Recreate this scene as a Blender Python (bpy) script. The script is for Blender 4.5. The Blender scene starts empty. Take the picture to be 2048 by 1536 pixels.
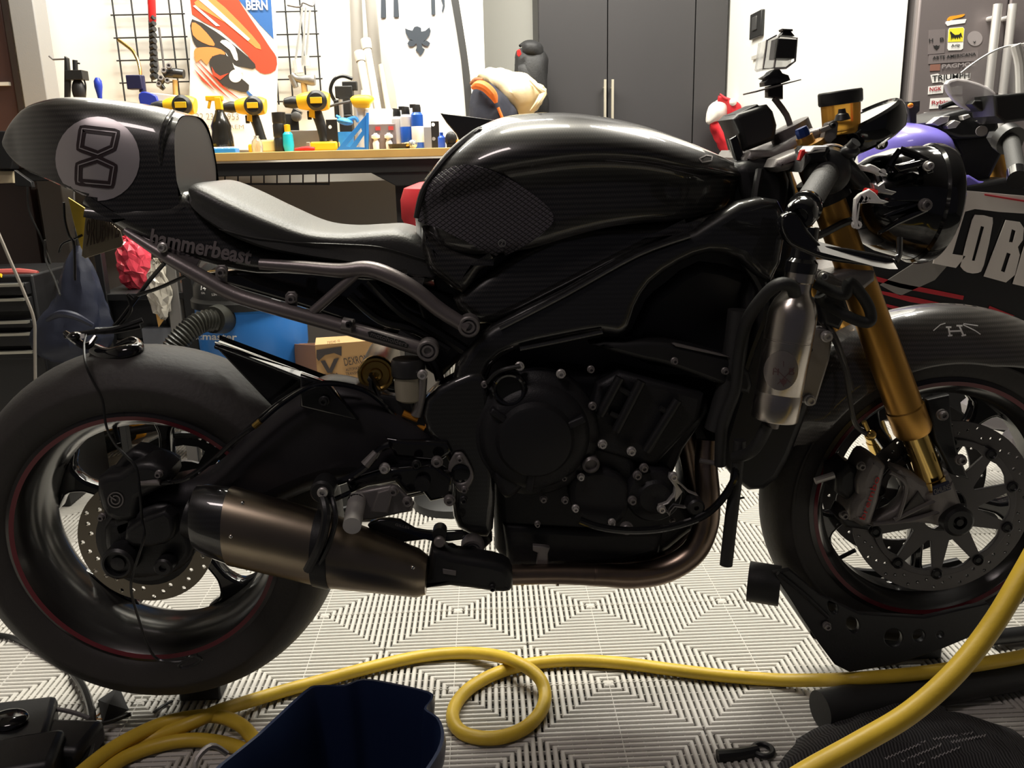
import bpy, math, random
from mathutils import Vector, Matrix
from mathutils.bvhtree import BVHTree
random.seed(7)
PI=math.pi
SC=bpy.context.scene; COL=SC.collection
# ---------------- camera (fitted to the floor tiles) ----------------
CP,CY,CR,CH,CF=.2585,.0259,-.0243,1.01,1750.0
fw=Vector((math.sin(CY)*math.cos(CP),math.cos(CY)*math.cos(CP),-math.sin(CP)))
rt=Vector((math.cos(CY),-math.sin(CY),0)); upv=rt.cross(fw)
r2=rt*math.cos(CR)+upv*math.sin(CR); u2=-rt*math.sin(CR)+upv*math.cos(CR)
EYE=Vector((0,0,CH))
def ray(x,y): return fw+r2*((x-1024)/CF)-u2*((y-768)/CF)
def P(x,y,D):
    d=ray(x,y); return EYE+d*(D/d.y)
def G(x,y,z=0.0):
    d=ray(x,y); return EYE+d*((z-CH)/d.z)
def PX(x,y,X):
    d=ray(x,y); return EYE+d*(X/d.x)
def ppm(x,y,D):   # pixels per metre at that point
    return CF/((P(x,y,D)-EYE).dot(fw))
cam=bpy.data.cameras.new('camera'); co=bpy.data.objects.new('camera',cam); COL.objects.link(co)
cam.sensor_width=36; cam.lens=CF/2048*36; cam.clip_start=.02
m=Matrix((r2,u2,-fw)).transposed().to_4x4(); m.translation=EYE; co.matrix_world=m
SC.camera=co
# ---------------- materials ----------------
MATS={}
def mat(name,col,rough=.5,metal=0,coat=0,bump=0,bscale=200,var=0,vscale=8,emit=0,alpha=1,trans=0,ior=1.45,crough=.03,spec=.5,aniso=0):
    m=bpy.data.materials.new(name); m.use_nodes=True; N=m.node_tree.nodes; L=m.node_tree.links
    b=N['Principled BSDF']; c=tuple(col)+(1,)
    b.inputs['Base Color'].default_value=c; b.inputs['Roughness'].default_value=rough; b.inputs['Metallic'].default_value=metal
    b.inputs['Coat Weight'].default_value=coat; b.inputs['Coat Roughness'].default_value=crough
    b.inputs['Specular IOR Level'].default_value=spec; b.inputs['IOR'].default_value=ior
    b.inputs['Alpha'].default_value=alpha; b.inputs['Transmission Weight'].default_value=trans
    if emit: b.inputs['Emission Color'].default_value=c; b.inputs['Emission Strength'].default_value=emit
    tc=N.new('ShaderNodeTexCoord')
    if var:
        n=N.new('ShaderNodeTexNoise'); n.inputs['Scale'].default_value=vscale; n.inputs['Detail'].default_value=5
        L.new(tc.outputs['Object'],n.inputs['Vector'])
        mx=N.new('ShaderNodeMix'); mx.data_type='RGBA'; L.new(n.outputs['Fac'],mx.inputs[0])
        mx.inputs[6].default_value=tuple(max(0,v*(1-var)) for v in col)+(1,); mx.inputs[7].default_value=tuple(min(1,v*(1+var)) for v in col)+(1,)
        L.new(mx.outputs[2],b.inputs['Base Color'])
    if bump:
        n=N.new('ShaderNodeTexNoise'); n.inputs['Scale'].default_value=bscale; n.inputs['Detail'].default_value=3
        L.new(tc.outputs['Object'],n.inputs['Vector'])
        bp=N.new('ShaderNodeBump'); bp.inputs['Strength'].default_value=bump; bp.inputs['Distance'].default_value=.002
        L.new(n.outputs['Fac'],bp.inputs['Height']); L.new(bp.outputs['Normal'],b.inputs['Normal'])
    MATS[name]=m; return m
def wave_into(m,scale,c1,c2,ax='Z',dist=0,bump=0,typ='BANDS'):
    N=m.node_tree.nodes; L=m.node_tree.links; b=N['Principled BSDF']
    tc=N.new('ShaderNodeTexCoord'); w=N.new('ShaderNodeTexWave'); w.wave_type=typ; w.bands_direction=ax
    w.inputs['Scale'].default_value=scale; w.inputs['Distortion'].default_value=dist
    L.new(tc.outputs['Object'],w.inputs['Vector'])
    r=N.new('ShaderNodeMix'); r.data_type='RGBA'; r.inputs[6].default_value=tuple(c1)+(1,); r.inputs[7].default_value=tuple(c2)+(1,)
    L.new(w.outputs['Fac'],r.inputs[0]); L.new(r.outputs[2],b.inputs['Base Color'])
    if bump:
        bp=N.new('ShaderNodeBump'); bp.inputs['Strength'].default_value=bump; bp.inputs['Distance'].default_value=.002
        L.new(w.outputs['Fac'],bp.inputs['Height']); L.new(bp.outputs['Normal'],b.inputs['Normal'])
def carbon(name,c1,c2,rough=.35):
    m=mat(name,c1,rough,0,1,crough=.04); N=m.node_tree.nodes; L=m.node_tree.links; b=N['Principled BSDF']
    tc=N.new('ShaderNodeTexCoord'); sep=N.new('ShaderNodeSeparateXYZ'); L.new(tc.outputs['Object'],sep.inputs[0])
    def mth(op,a,bv):
        n=N.new('ShaderNodeMath'); n.operation=op
        for i,v in enumerate((a,bv)):
            if v is None: continue
            if isinstance(v,(int,float)): n.inputs[i].default_value=v
            else: L.new(v,n.inputs[i])
        return n.outputs[0]
    u=mth('MULTIPLY',sep.outputs[0],260); v=mth('MULTIPLY',sep.outputs[2],260)
    fl=mth('FLOOR',v,None); s=mth('ADD',u,mth('MULTIPLY',fl,.5)); f=mth('FRACT',s,None)
    f2=mth('PINGPONG',v,1); f=mth('MULTIPLY',f,f2)
    r=N.new('ShaderNodeMix'); r.data_type='RGBA'; r.inputs[6].default_value=tuple(c1)+(1,); r.inputs[7].default_value=tuple(c2)+(1,)
    L.new(f,r.inputs[0]); L.new(r.outputs[2],b.inputs['Base Color']); return m
CARB=carbon('carbon_gloss',(.006,.006,.006),(.05,.046,.042))
CARB2=carbon('carbon_satin',(.007,.007,.007),(.02,.02,.021))
GB=mat('gloss_black',(.006,.006,.007),.12,0,.6)
SB=mat('satin_black',(.011,.011,.012),.42,bump=.1,bscale=300)
SWB=mat('satin_swingarm',(.028,.026,.029),.38,.35,bump=.08,bscale=500)
MB_=mat('matt_black_engine',(.013,.013,.015),.5,.2,bump=.25,bscale=400)
RUB=mat('tyre_rubber',(.03,.027,.025),.62,bump=.35,bscale=120,var=.25,vscale=14)
RUBS=mat('soft_rubber',(.02,.02,.02),.55,bump=.2)
GRIP=mat('grip_rubber',(.05,.05,.048),.6,bump=.4,bscale=600)
LEA=mat('seat_leather',(.036,.036,.034),.42,0,.1,bump=.25,bscale=350,crough=.3)
ALU=mat('aluminium',(.55,.53,.51),.36,.6,var=.1)
ALUD=mat('cast_grey_metal',(.2,.185,.18),.42,.5,bump=.15,bscale=500)
SUBF=mat('grey_painted_tube',(.17,.15,.15),.38,.55,bump=.1,bscale=500)
CHR=mat('bright_steel',(.65,.64,.62),.16,1)
STE=mat('brushed_steel',(.5,.46,.42),.26,1,bump=.1,bscale=60)
TI=mat('titanium',(.3,.25,.19),.3,1,var=.3,vscale=9)
TIH=mat('heat_tinted_titanium',(.26,.2,.16),.32,1,var=.5,vscale=14)
GOLD=mat('gold_anodised',(.56,.3,.07),.33,.9,var=.08)
GOLDC=mat('gold_chrome',(.72,.5,.16),.12,1)
BRASS=mat('brass_gold',(.55,.36,.1),.25,.95)
RED=mat('red_paint',(.6,.02,.02),.35)
REDD=mat('dark_red_stripe',(.13,.012,.02),.35)
BLUEA=mat('blue_anodised',(.02,.05,.22),.3,.5)
WHT=mat('white_paint',(.8,.79,.76),.4)
SILV=mat('silver_decal',(.45,.42,.43),.38,.6)
GREYT=mat('grey_lettering',(.16,.14,.14),.5)
AMB=mat('amber_fluid',(.95,.5,.08),.2,0,0,trans=.55,ior=1.2)
RESV=mat('cloudy_plastic',(.3,.27,.2),.35)
YEL=mat('yellow_plastic',(.85,.52,.02),.4)
YELH=mat('yellow_hose_rubber',(.62,.42,.04),.42,var=.18,vscale=25,bump=.15,bscale=150)
BLK=mat('black_plastic',(.02,.02,.02),.4)
BLKS=mat('black_cable',(.012,.012,.012),.3)
# ---------------- geometry: a geo is (verts, faces) ----------------
WB={}
def reg(o,base,parent):
    pw=WB.get(parent.name,Vector()) if parent else Vector()
    o.location=base-pw; o.parent=parent; WB[o.name]=base.copy(); COL.objects.link(o)
def tag(o,label=None,cat=None,group=None,kind=None):
    if label: o['label']=label
    if cat: o['category']=cat
    if group: o['group']=group
    if kind: o['kind']=kind
    return o
def T(name,label,cat,loc,group=None):
    e=bpy.data.objects.new(name,None); e.empty_display_size=.05; reg(e,Vector(loc),None); tag(e,label,cat,group); return e
def M(name,geos,mt,parent=None,label=None,cat=None,group=None,kind=None,smooth=True,bevel=0,seg=2,sub=0,ang=35):
    if isinstance(geos,tuple): geos=[geos]
    V=[];F=[];MI=[]
    mts=mt if isinstance(mt,(list,tuple)) else [mt]
    for k,g in enumerate(geos):
        o=len(V); V+=[Vector(v) for v in g[0]]; F+=[tuple(i+o for i in f) for f in g[1]]; MI+=[k if len(mts)>1 else 0]*len(g[1])
    xs=[v.x for v in V];ys=[v.y for v in V];zs=[v.z for v in V]
    base=Vector(((min(xs)+max(xs))/2,(min(ys)+max(ys))/2,min(zs)))
    me=bpy.data.meshes.new(name); me.from_pydata([v-base for v in V],[],F)
    um=[]
    for x in mts:
        if x not in um: um.append(x); me.materials.append(x)
    for p,i in zip(me.polygons,MI): p.material_index=um.index(mts[min(i,len(mts)-1)]); p.use_smooth=smooth
    me.update()
    if smooth: 
        try: me.set_sharp_from_angle(angle=math.radians(ang))
        except Exception: pass
    ob=bpy.data.objects.new(name,me); reg(ob,base,parent); tag(ob,label,cat,group,kind)
    if bevel:
        b=ob.modifiers.new('b','BEVEL'); b.width=bevel; b.segments=seg; b.limit_method='ANGLE'; b.angle_limit=math.radians(40)
    if sub:
        s=ob.modifiers.new('s','SUBSURF'); s.levels=sub; s.render_levels=sub
    return ob
def crom(pts,k):
    pts=[tuple(p) for p in pts]
    if k<=1 or len(pts)<3: return pts
    out=[];n=len(pts)
    for i in range(n-1):
        p0=pts[max(i-1,0)];p1=pts[i];p2=pts[i+1];p3=pts[min(i+2,n-1)]
        for j in range(k):
            t=j/k; out.append(tuple(.5*((2*b)+(-a+c)*t+(2*a-5*b+4*c-d)*t*t+(-a+3*b-3*c+d)*t**3) for a,b,c,d in zip(p0,p1,p2,p3)))
    out.append(pts[-1]); return out
def cromc(pts,k):
    pts=[tuple(p) for p in pts]; n=len(pts); out=[]
    if k<=1: return pts
    for i in range(n):
        p0,p1,p2,p3=pts[i-1],pts[i],pts[(i+1)%n],pts[(i+2)%n]
        for j in range(k):
            t=j/k; out.append(tuple(.5*((2*b)+(-a+c)*t+(2*a-5*b+4*c-d)*t*t+(-a+3*b-3*c+d)*t**3) for a,b,c,d in zip(p0,p1,p2,p3)))
    return out
def loftrings(rings,closed=True,caps=True,loop=False):
    n=len(rings[0]);V=[v for r in rings for v in r];F=[]
    R=len(rings)
    for i in range(R if loop else R-1):
        for j in range(n if closed else n-1):
            a=i*n+j;b=i*n+(j+1)%n;i2=(i+1)%R
            F.append((a,b,i2*n+(j+1)%n,i2*n+j))
    if caps and not loop:
        F.append(tuple(range(n-1,-1,-1))); F.append(tuple((R-1)*n+j for j in range(n)))
    return (V,F)
def tube(pts,r,k=6,n=10,closed=False,caps=True):
    P3=[Vector(p) for p in (cromc(pts,k) if closed else crom(pts,k))]
    if isinstance(r,(int,float)): R=[r]*len(P3)
    else:
        rr=crom([(v,) for v in r],k); R=[max(v[0],1e-5) for v in rr]
    rings=[];up=None
    for i,p in enumerate(P3):
        t=(P3[(i+1)%len(P3)]-P3[i-1]) if closed else (P3[min(i+1,len(P3)-1)]-P3[max(i-1,0)])
        if t.length<1e-9: t=Vector((0,0,1))
        t.normalize()
        if up is None:
            up=Vector((0,0,1)) if abs(t.z)<.9 else Vector((0,1,0))
        up=(up-t*up.dot(t)); 
        if up.length<1e-6: up=t.orthogonal()
        up.normalize(); s=t.cross(up)
        rings.append([p+(up*math.cos(a)+s*math.sin(a))*R[i] for a in [2*PI*j/n for j in range(n)]])
    return loftrings(rings,caps=caps,loop=closed)
def pt(pts,r,k=6,n=10):  # pixel tube: (x,y,D)
    return tube([P(*p) for p in pts],r,k,n)
def lathe(prof,org,ax,n=32,caps=True,a0=0,a1=2*PI):
    org=Vector(org);ax=Vector(ax).normalized();u=ax.orthogonal().normalized();w=ax.cross(u)
    full=abs(a1-a0-2*PI)<1e-6; m=n if full else n+1
    rings=[[org+ax*h+(u*math.cos(a0+(a1-a0)*j/n)+w*math.sin(a0+(a1-a0)*j/n))*max(r,1e-5) for j in range(m)] for r,h in prof]
    return loftrings(rings,closed=full,caps=caps and full)
def latheY(prof,c,n=32): return lathe(prof,c,(0,-1,0),n)   # height runs toward the viewer side
def box(c,s,rot=None,taper=1):
    c=Vector(c);hx,hy,hz=s[0]/2,s[1]/2,s[2]/2
    V=[Vector((x*hx*(taper if z>0 else 1),y*hy*(taper if z>0 else 1),z*hz)) for z in(-1,1) for x,y in((-1,-1),(1,-1),(1,1),(-1,1))]
    if rot: 
        R=Matrix.Rotation(rot[2],3,'Z')@Matrix.Rotation(rot[1],3,'Y')@Matrix.Rotation(rot[0],3,'X'); V=[R@v for v in V]
    return ([v+c for v in V],[(3,2,1,0),(4,5,6,7),(0,1,5,4),(1,2,6,5),(2,3,7,6),(3,0,4,7)])
def ball(c,s,n=20,m=12,rot=None):
    V=[];c=Vector(c)
    if isinstance(s,(int,float)): s=(s,s,s)
    rings=[]
    for i in range(m+1):
        t=PI*i/m; rr=max(math.sin(t),1e-4)
        rings.append([Vector((rr*math.cos(2*PI*j/n)*s[0],rr*math.sin(2*PI*j/n)*s[1],math.cos(t)*s[2])) for j in range(n)])
    if rot: 
        R=Matrix.Rotation(rot[2],3,'Z')@Matrix.Rotation(rot[1],3,'Y')@Matrix.Rotation(rot[0],3,'X'); rings=[[R@v for v in r] for r in rings]
    return loftrings([[v+c for v in r] for r in rings])
def flat(loops,ex,bev=0,res=2,fill='BOTH'):
    """filled 2D loops (first outline, others holes) -> geo in local xy, thickness ex along z"""
    cu=bpy.data.curves.new('tmp','CURVE'); cu.dimensions='2D'; cu.fill_mode=fill
    for lp in loops:
        s=cu.splines.new('POLY'); s.points.add(len(lp)-1); s.use_cyclic_u=True
        for p,q in zip(s.points,lp): p.co=(q[0],q[1],0,1)
    cu.extrude=max(ex/2-bev,0); cu.bevel_depth=bev; cu.bevel_resolution=res; cu.offset=-bev
    return cu2geo(cu)
def cu2geo(cu):
    ob=bpy.data.objects.new('tmp',cu); me=bpy.data.meshes.new_from_object(ob)
    g=([v.co.copy() for v in me.vertices],[tuple(p.vertices) for p in me.polygons])
    bpy.data.objects.remove(ob); bpy.data.meshes.remove(me); bpy.data.curves.remove(cu); return g
def slab(pts,D,th,bev=.002,sm=1,holes=(),res=2):
    """pixel outline at plane Y=D (near face), extruded away from the viewer by th"""
    def cv(l): return [(v.x,v.z) for v in [P(x,y,D) for x,y in l]]
    lp=[cromc(cv(pts),sm)]+[cromc(cv(h),1) for h in holes]
    g=flat(lp,th,bev,res)
    return ([Vector((v.x,D+th/2-v.z,v.y)) for v in g[0]],g[1])
def slabYZ(pts,X,th,bev=.002,sm=1):
    g=flat([cromc(pts,sm)],th,bev); return ([Vector((X+v.z,v.x,v.y)) for v in g[0]],g[1])
def pcirc(x,y,r,n=20,ry=None,a=0):
    ry=ry or r; return [(x+r*math.cos(t)*math.cos(a)-ry*math.sin(t)*math.sin(a),y+r*math.cos(t)*math.sin(a)+ry*math.sin(t)*math.cos(a)) for t in [2*PI*i/n for i in range(n)]]
def xf(g,mtx): return ([mtx@Vector(v) for v in g[0]],g[1])
def text_geo(s,size=1,ex=0,shear=0,bold=0,space=1):
    cu=bpy.data.curves.new('t','FONT'); cu.body=s; cu.size=size; cu.extrude=ex; cu.shear=shear; cu.offset=bold; cu.space_character=space; cu.resolution_u=3
    return cu2geo(cu)
def text_fit(s,w,h,ex,shear=0,bold=0,space=1):
    g=text_geo(s,1,0,shear,bold,space); xs=[v.x for v in g[0]];ys=[v.y for v in g[0]]
    a,b,c,d=min(xs),max(xs),min(ys),max(ys)
    V=[((v.x-a)/(b-a)*w,(v.y-c)/(d-c)*h,0) for v in g[0]]
    if ex:
        n=len(V); V2=[(x,y,ex) for x,y,z in V]; ed={}
        for f in g[1]:
            for i in range(len(f)):
                e=(f[i],f[(i+1)%len(f)]); ed[e]=1
        F=[tuple(reversed(f)) for f in g[1]]+[tuple(i+n for i in f) for f in g[1]]
        for (i,j) in ed:
            if (j,i) not in ed: F.append((i,j,j+n,i+n))
        return (V+V2,F)
    return (V,g[1])
def textpx(s,p0,p1,hpx,D,ex=.001,shear=0,bold=0,up=None,space=1):
    """text whose baseline runs p0->p1 (pixels) on plane Y=D, hpx tall"""
    a=P(*p0,D);b=P(*p1,D); x=(b-a); w=x.length; x.normalize()
    if up: c=P(*up,D); z=(c-a); h=z.length; z.normalize()
    else: z=Vector((0,-1,0)).cross(x)*-1; z=Vector((-x.z,0,x.x)); h=hpx/ppm(*p0,D)
    g=text_fit(s,w,h,ex,shear,bold,space)
    return ([a+x*v[0]+z*v[1]+Vector((0,-v[2],0)) for v in g[0]],g[1])
def bvh(obs):
    V=[];F=[]
    for o in obs:
        b=WB[o.name];k=len(V); V+=[v.co+b for v in o.data.vertices]; F+=[tuple(i+k for i in p.vertices) for p in o.data.polygons]
    return BVHTree.FromPolygons(V,F)
def cast(bt,x,y,off):
    d=ray(x,y).normalized(); h=bt.ray_cast(EYE,d)
    if h[0] is None: return None
    n=h[1]; 
    if n.dot(d)>0: n=-n
    return h[0]+n*off
def stickers(name,geo2,targets,mt,parent,off=.001,sub=0,**kw):
    """lay a flat pixel-space decal on the surface of parts"""
    bt=bvh(targets); V=[];last=Vector((0,1.3,.8)); ok=[]
    for v in geo2[0]:
        q=cast(bt,v[0],v[1],off); ok.append(q is not None); last=q if q is not None else last; V.append(last)
    F=[f for f in geo2[1] if all(ok[i] for i in f)]
    return M(name,(V,F),mt,parent,**kw)
def star(outl,c,rings=10,k=4):
    o=cromc(outl,k); V=[c]+[(c[0]+(p[0]-c[0])*r/rings,c[1]+(p[1]-c[1])*r/rings) for r in range(1,rings+1) for p in o]
    n=len(o);F=[(0,1+j,1+(j+1)%n) for j in range(n)]
    for r in range(rings-1):
        for j in range(n):
            a=1+r*n;F.append((a+j,a+n+j,a+n+(j+1)%n,a+(j+1)%n))
    return (V,F)
def star_solid(outl,c,bt,th,rings=10,k=4,edge=True):
    g=star(outl,c,rings,k);V=[cast(bt,v[0],v[1],th) or cast(bt,v[0]+3,v[1],th) or P(v[0],v[1],1.4) for v in g[0]]
    n=len(V); W=[cast(bt,v[0],v[1],-.002) or P(v[0],v[1],1.4) for v in g[0]]
    m=len(cromc(outl,k)); s=n-m
    F=list(g[1])+[(s+j,s+(j+1)%m,n+s+(j+1)%m,n+s+j) for j in range(m)]
    return (V+W,F)
def ribbon(pts,w,closed=False,step=4):
    """pixel stroke of width w"""
    Q=[]; n=len(pts)
    for i in range(n if closed else n-1):
        a=pts[i];b=pts[(i+1)%n]; L=math.hypot(b[0]-a[0],b[1]-a[1]); m=max(1,int(L/step))
        for j in range(m): Q.append((a[0]+(b[0]-a[0])*j/m,a[1]+(b[1]-a[1])*j/m))
    if not closed: Q.append(pts[-1])
    V=[];F=[];N=len(Q)
    for i,q in enumerate(Q):
        a=Q[(i-1)%N] if (closed or i>0) else q; b=Q[(i+1)%N] if (closed or i<N-1) else q
        tx,ty=b[0]-a[0],b[1]-a[1];l=math.hypot(tx,ty) or 1;tx/=l;ty/=l
        V+=[(q[0]-ty*w/2,q[1]+tx*w/2),(q[0]+ty*w/2,q[1]-tx*w/2)]
    for i in range(N if closed else N-1):
        a=2*i;b=2*((i+1)%N);F.append((a,a+1,b+1,b))
    return (V,F)
def text2px(s,p0,p1,hpx,shear=0,bold=0,up=None,space=1,div=1):
    w=math.hypot(p1[0]-p0[0],p1[1]-p0[1]);g=text_fit(s,w,hpx,0,shear,bold,space)
    ux,uy=(p1[0]-p0[0])/w,(p1[1]-p0[1])/w; vx,vy=(uy,-ux) if not up else up
    return ([(p0[0]+ux*v[0]+vx*v[1],p0[1]+uy*v[0]+vy*v[1]) for v in g[0]],g[1])
def loft(rows,D,prof=None,st=6,bn=.8,n=24,e=.75):
    """body lofted along X. rows: (px, ytop, ybottom, halfwidth[, centre depth])"""
    rows=crom([tuple(r)+((D,) if len(r)<5 else ()) for r in rows],st)
    if prof is None:
        q=[(math.sin(PI*i/12)**e if 0<i<12 else 0,.5-.5*(abs(math.cos(PI*i/12))**e)*(1 if i<6 else -1)) for i in range(13)]
    else: q=crom(prof,3)
    rings=[]
    for px,yt,yb,w,Dc in rows:
        w=max(w,.001); a=P(px,yt,Dc);zb=P(px,yb,Dc-w*bn).z;X=a.x
        near=[Vector((X,Dc-w*f,a.z+(zb-a.z)*v)) for f,v in q]; far=[Vector((X,Dc+w*f,a.z+(zb-a.z)*v)) for f,v in q[1:-1]]
        rings.append(near+far[::-1])
    return loftrings(rings)
from mathutils import noise
def rough(g,amp,freq,seed=0,f2=None):
    o=Vector((seed*7.3,seed*3.1,seed))
    V=[]
    for v in g[0]:
        v=Vector(v); n=noise.noise_vector(v*freq+o)*amp
        if f2: n+=noise.noise_vector(v*f2+o)*amp*.4
        V.append(v+n)
    return (V,g[1])
def diamond(m,du,dv,c1,c2):
    N=m.node_tree.nodes; L=m.node_tree.links; b=N['Principled BSDF']
    tc=N.new('ShaderNodeTexCoord'); sep=N.new('ShaderNodeSeparateXYZ'); L.new(tc.outputs['Object'],sep.inputs[0])
    def mth(op,a,v=None):
        n=N.new('ShaderNodeMath'); n.operation=op
        for i,q in enumerate((a,v)):
            if q is None: continue
            if isinstance(q,(int,float)): n.inputs[i].default_value=q
            else: L.new(q,n.inputs[i])
        return n.outputs[0]
    x=mth('MULTIPLY',sep.outputs[0],1/du); z=mth('MULTIPLY',sep.outputs[2],1/dv)
    a=mth('PINGPONG',mth('ADD',x,z),.5); c=mth('PINGPONG',mth('SUBTRACT',x,z),.5)
    f=mth('MINIMUM',a,c); f=mth('MINIMUM',mth('MULTIPLY',f,6),1)
    r=N.new('ShaderNodeMix'); r.data_type='RGBA'; r.inputs[6].default_value=tuple(c1)+(1,); r.inputs[7].default_value=tuple(c2)+(1,)
    L.new(f,r.inputs[0]); L.new(r.outputs[2],b.inputs['Base Color'])
    bp=N.new('ShaderNodeBump'); bp.inputs['Strength'].default_value=.8; bp.inputs['Distance'].default_value=.002
    L.new(f,bp.inputs['Height']); L.new(bp.outputs['Normal'],b.inputs['Normal'])
def dup(root,delta,label=None,group=None,rotz=0,scale=1,parent=None,new=True):
    c=root.copy(); COL.objects.link(c); c.parent=parent
    if parent is None:
        c.location=root.location+Vector(delta); c.rotation_euler.z=root.rotation_euler.z+rotz; c.scale=tuple(v*scale for v in root.scale)
    if label: c['label']=label
    if group: c['group']=group
    for ch in list(root.children): dup(ch,(0,0,0),parent=c)
    return c
def bolt(x,y,D,r,parent,mt=None,name='bolt'):
    """socket-head bolt facing the viewer side, r in metres"""
    c=P(x,y,D)
    g=latheY([(r*1.25,-.004),(r*1.25,0),(r,.001),(r,.006),(r*.85,.0075),(r*.5,.0075),(r*.45,.004),(0,.004)],c,14)
    return M(name,g,mt or ALU,parent)
# ---------------- room ----------------
wallm=mat('white_wall_paint',(.84,.83,.78),.7,bump=.1,bscale=60)
def plane(name,v,mt,th=None,**k): return M(name,(v,[(0,1,2,3)]),mt,smooth=False,kind='structure',**k)
TS=.304; GX,GY=.2146,1.808
# ribbed interlocking floor tiles
def floor_geo():
    V=[];F=[]
    def bar(x0,y0,x1,y1,w,zt,zb,mit=True):
        # rib with a rounded top, mitred ends
        dx,dy=x1-x0,y1-y0;L=math.hypot(dx,dy);tx,ty=dx/L,dy/L;nx,ny=-ty,tx;o=len(V)
        sec=[(-w,zb),(-w,zt-.0022),(-w*.55,zt),(w*.55,zt),(w,zt-.0022),(w,zb)]
        for (px,py,s) in((x0,y0,1),(x1,y1,-1)):
            for (a,z) in sec:
                sh=(a*s if mit else 0)
                V.append((px+nx*a+tx*sh,py+ny*a+ty*sh,z))
        for i in range(5): F.append((o+i,o+i+1,o+6+i+1,o+6+i))
    H=TS/2;K=12;p=H/K
    for i in range(-9,11):
        for j in range(-4,9):
            cx,cy=GX+i*TS,GY+j*TS
            for k in range(K):
                s=(k+.5)*p
                bar(cx-s,cy-s,cx+s,cy-s,p*.33,0,-.011); bar(cx+s,cy-s,cx+s,cy+s,p*.33,0,-.011)
                bar(cx+s,cy+s,cx-s,cy+s,p*.33,0,-.011); bar(cx-s,cy+s,cx-s,cy-s,p*.33,0,-.011)
            # lower cross webs
            for k in range(1,K,2):
                s=k*p
                for q in(-1,1):
                    bar(cx-H,cy+q*s,cx-s,cy+q*s,.0012,-.0035,-.011,False); bar(cx+s,cy+q*s,cx+H,cy+q*s,.0012,-.0035,-.011,False)
                    bar(cx+q*s,cy-H,cx+q*s,cy-s,.0012,-.0035,-.011,False); bar(cx+q*s,cy+s,cx+q*s,cy+H,.0012,-.0035,-.011,False)
            bar(cx-H,cy,cx+H,cy,.0011,.0004,-.011,False); bar(cx,cy-H,cx,cy+H,.0011,.0004,-.011,False)
            o=len(V); V.extend([(cx-.005,cy-.005,.0005),(cx+.005,cy-.005,.0005),(cx+.005,cy+.005,.0005),(cx-.005,cy+.005,.0005)]); F.append((o,o+1,o+2,o+3))
    return V,F
tilem=mat('grey_rib_tile',(.56,.54,.5),.42,var=.08,vscale=3,bump=.1,bscale=200)
M('floor',floor_geo(),tilem,smooth=False,kind='structure')
M('floor',([(-4,-2,-.011),(5,-2,-.011),(5,5.5,-.011),(-4,5.5,-.011)],[(0,1,2,3)]),mat('dark_slab_under_tiles',(.05,.05,.048),.8),smooth=False,kind='structure')
YW=3.42
xl=P(970,150,YW).x
x1=P(970,150,YW).x; YC=4.0
plane('wall_back',[(-2.6,YW,0),(x1,YW,0),(x1,YW,2.9),(-2.6,YW,2.9)],wallm)
plane('wall_alcove_side',[(x1,YW,0),(x1,YC+.25,0),(x1,YC+.25,2.9),(x1,YW,2.9)],wallm)
plane('wall_alcove',[(x1,YC+.25,0),(3.2,YC+.25,0),(3.2,YC+.25,2.9),(x1,YC+.25,2.9)],wallm)
YR=3.16; xr=P(1530,100,YR).x; yr2=3.84
plane('wall_return',[(xr,YR,0),(xr,YC+.25,0),(xr,YC+.25,2.9),(xr,YR,2.9)],wallm)
xf0=P(1836,0,3.1).x-.006
plane('wall_right_back',[(xr,YR,0),(xf0,YR,0),(xf0,YR,2.9),(xr,YR,2.9)],wallm)
plane('wall_right_side',[(xf0,YR,0),(xf0,YC+.25,0),(xf0,YC+.25,2.9),(xf0,YR,2.9)],wallm)
sidem=mat('grey_side_wall',(.2,.19,.18),.8)
plane('wall_left',[(-2.6,-1.5,0),(-2.6,YW,0),(-2.6,YW,2.9),(-2.6,-1.5,2.9)],sidem)
plane('wall_right',[(3.2,-1.5,0),(3.2,YC+.25,0),(3.2,YC+.25,2.9),(3.2,-1.5,2.9)],sidem)
plane('ceiling',[(-2.6,-1.5,2.9),(3.2,-1.5,2.9),(3.2,YC+.25,2.9),(-2.6,YC+.25,2.9)],mat('ceiling_paint',(.22,.21,.2),.8))
# dark door with a pale jamb at far left
YD=3.34
jm=mat('grey_jamb_paint',(.3,.29,.28),.5,bump=.1)
a0=P(8,0,YD-.04);a1=P(60,0,YD-.04)
M('door_1',[box(((a0.x+a1.x)/2+.015,YD,1.2),(.085,.10,2.4))],jm,kind='structure',bevel=.004)
dr=M('door_2',[box((P(-60,100,YD).x-.08,YD+.03,1.2),(.42,.05,2.38))],mat('dark_brown_door',(.07,.035,.03),.3,0,.3),kind='structure',bevel=.004)
M('trim_1',[box((P(-60,100,YD).x-.08,YD-.0,P(10,168,YD).z),(.40,.02,.012))],WHT,dr,kind='structure')
# thin grey box against the wall below the bench
M('wall_lower_grey',[box((-.7,YW-.02,.47),(3.4,.03,.9))],mat('grey_lower_wall',(.3,.28,.25),.5),kind='structure')
# ---------------- the black cafe racer ----------------
YC0=1.46
AXR=Vector((-.5875,1.45,.3935)); AXF=Vector((.785,1.475,.394))
bike=T('motorcycle','black carbon-fibre cafe racer motorcycle with a number 8 tail, raised on stands in the foreground','motorcycle',(.1,1.46,0))
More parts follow.
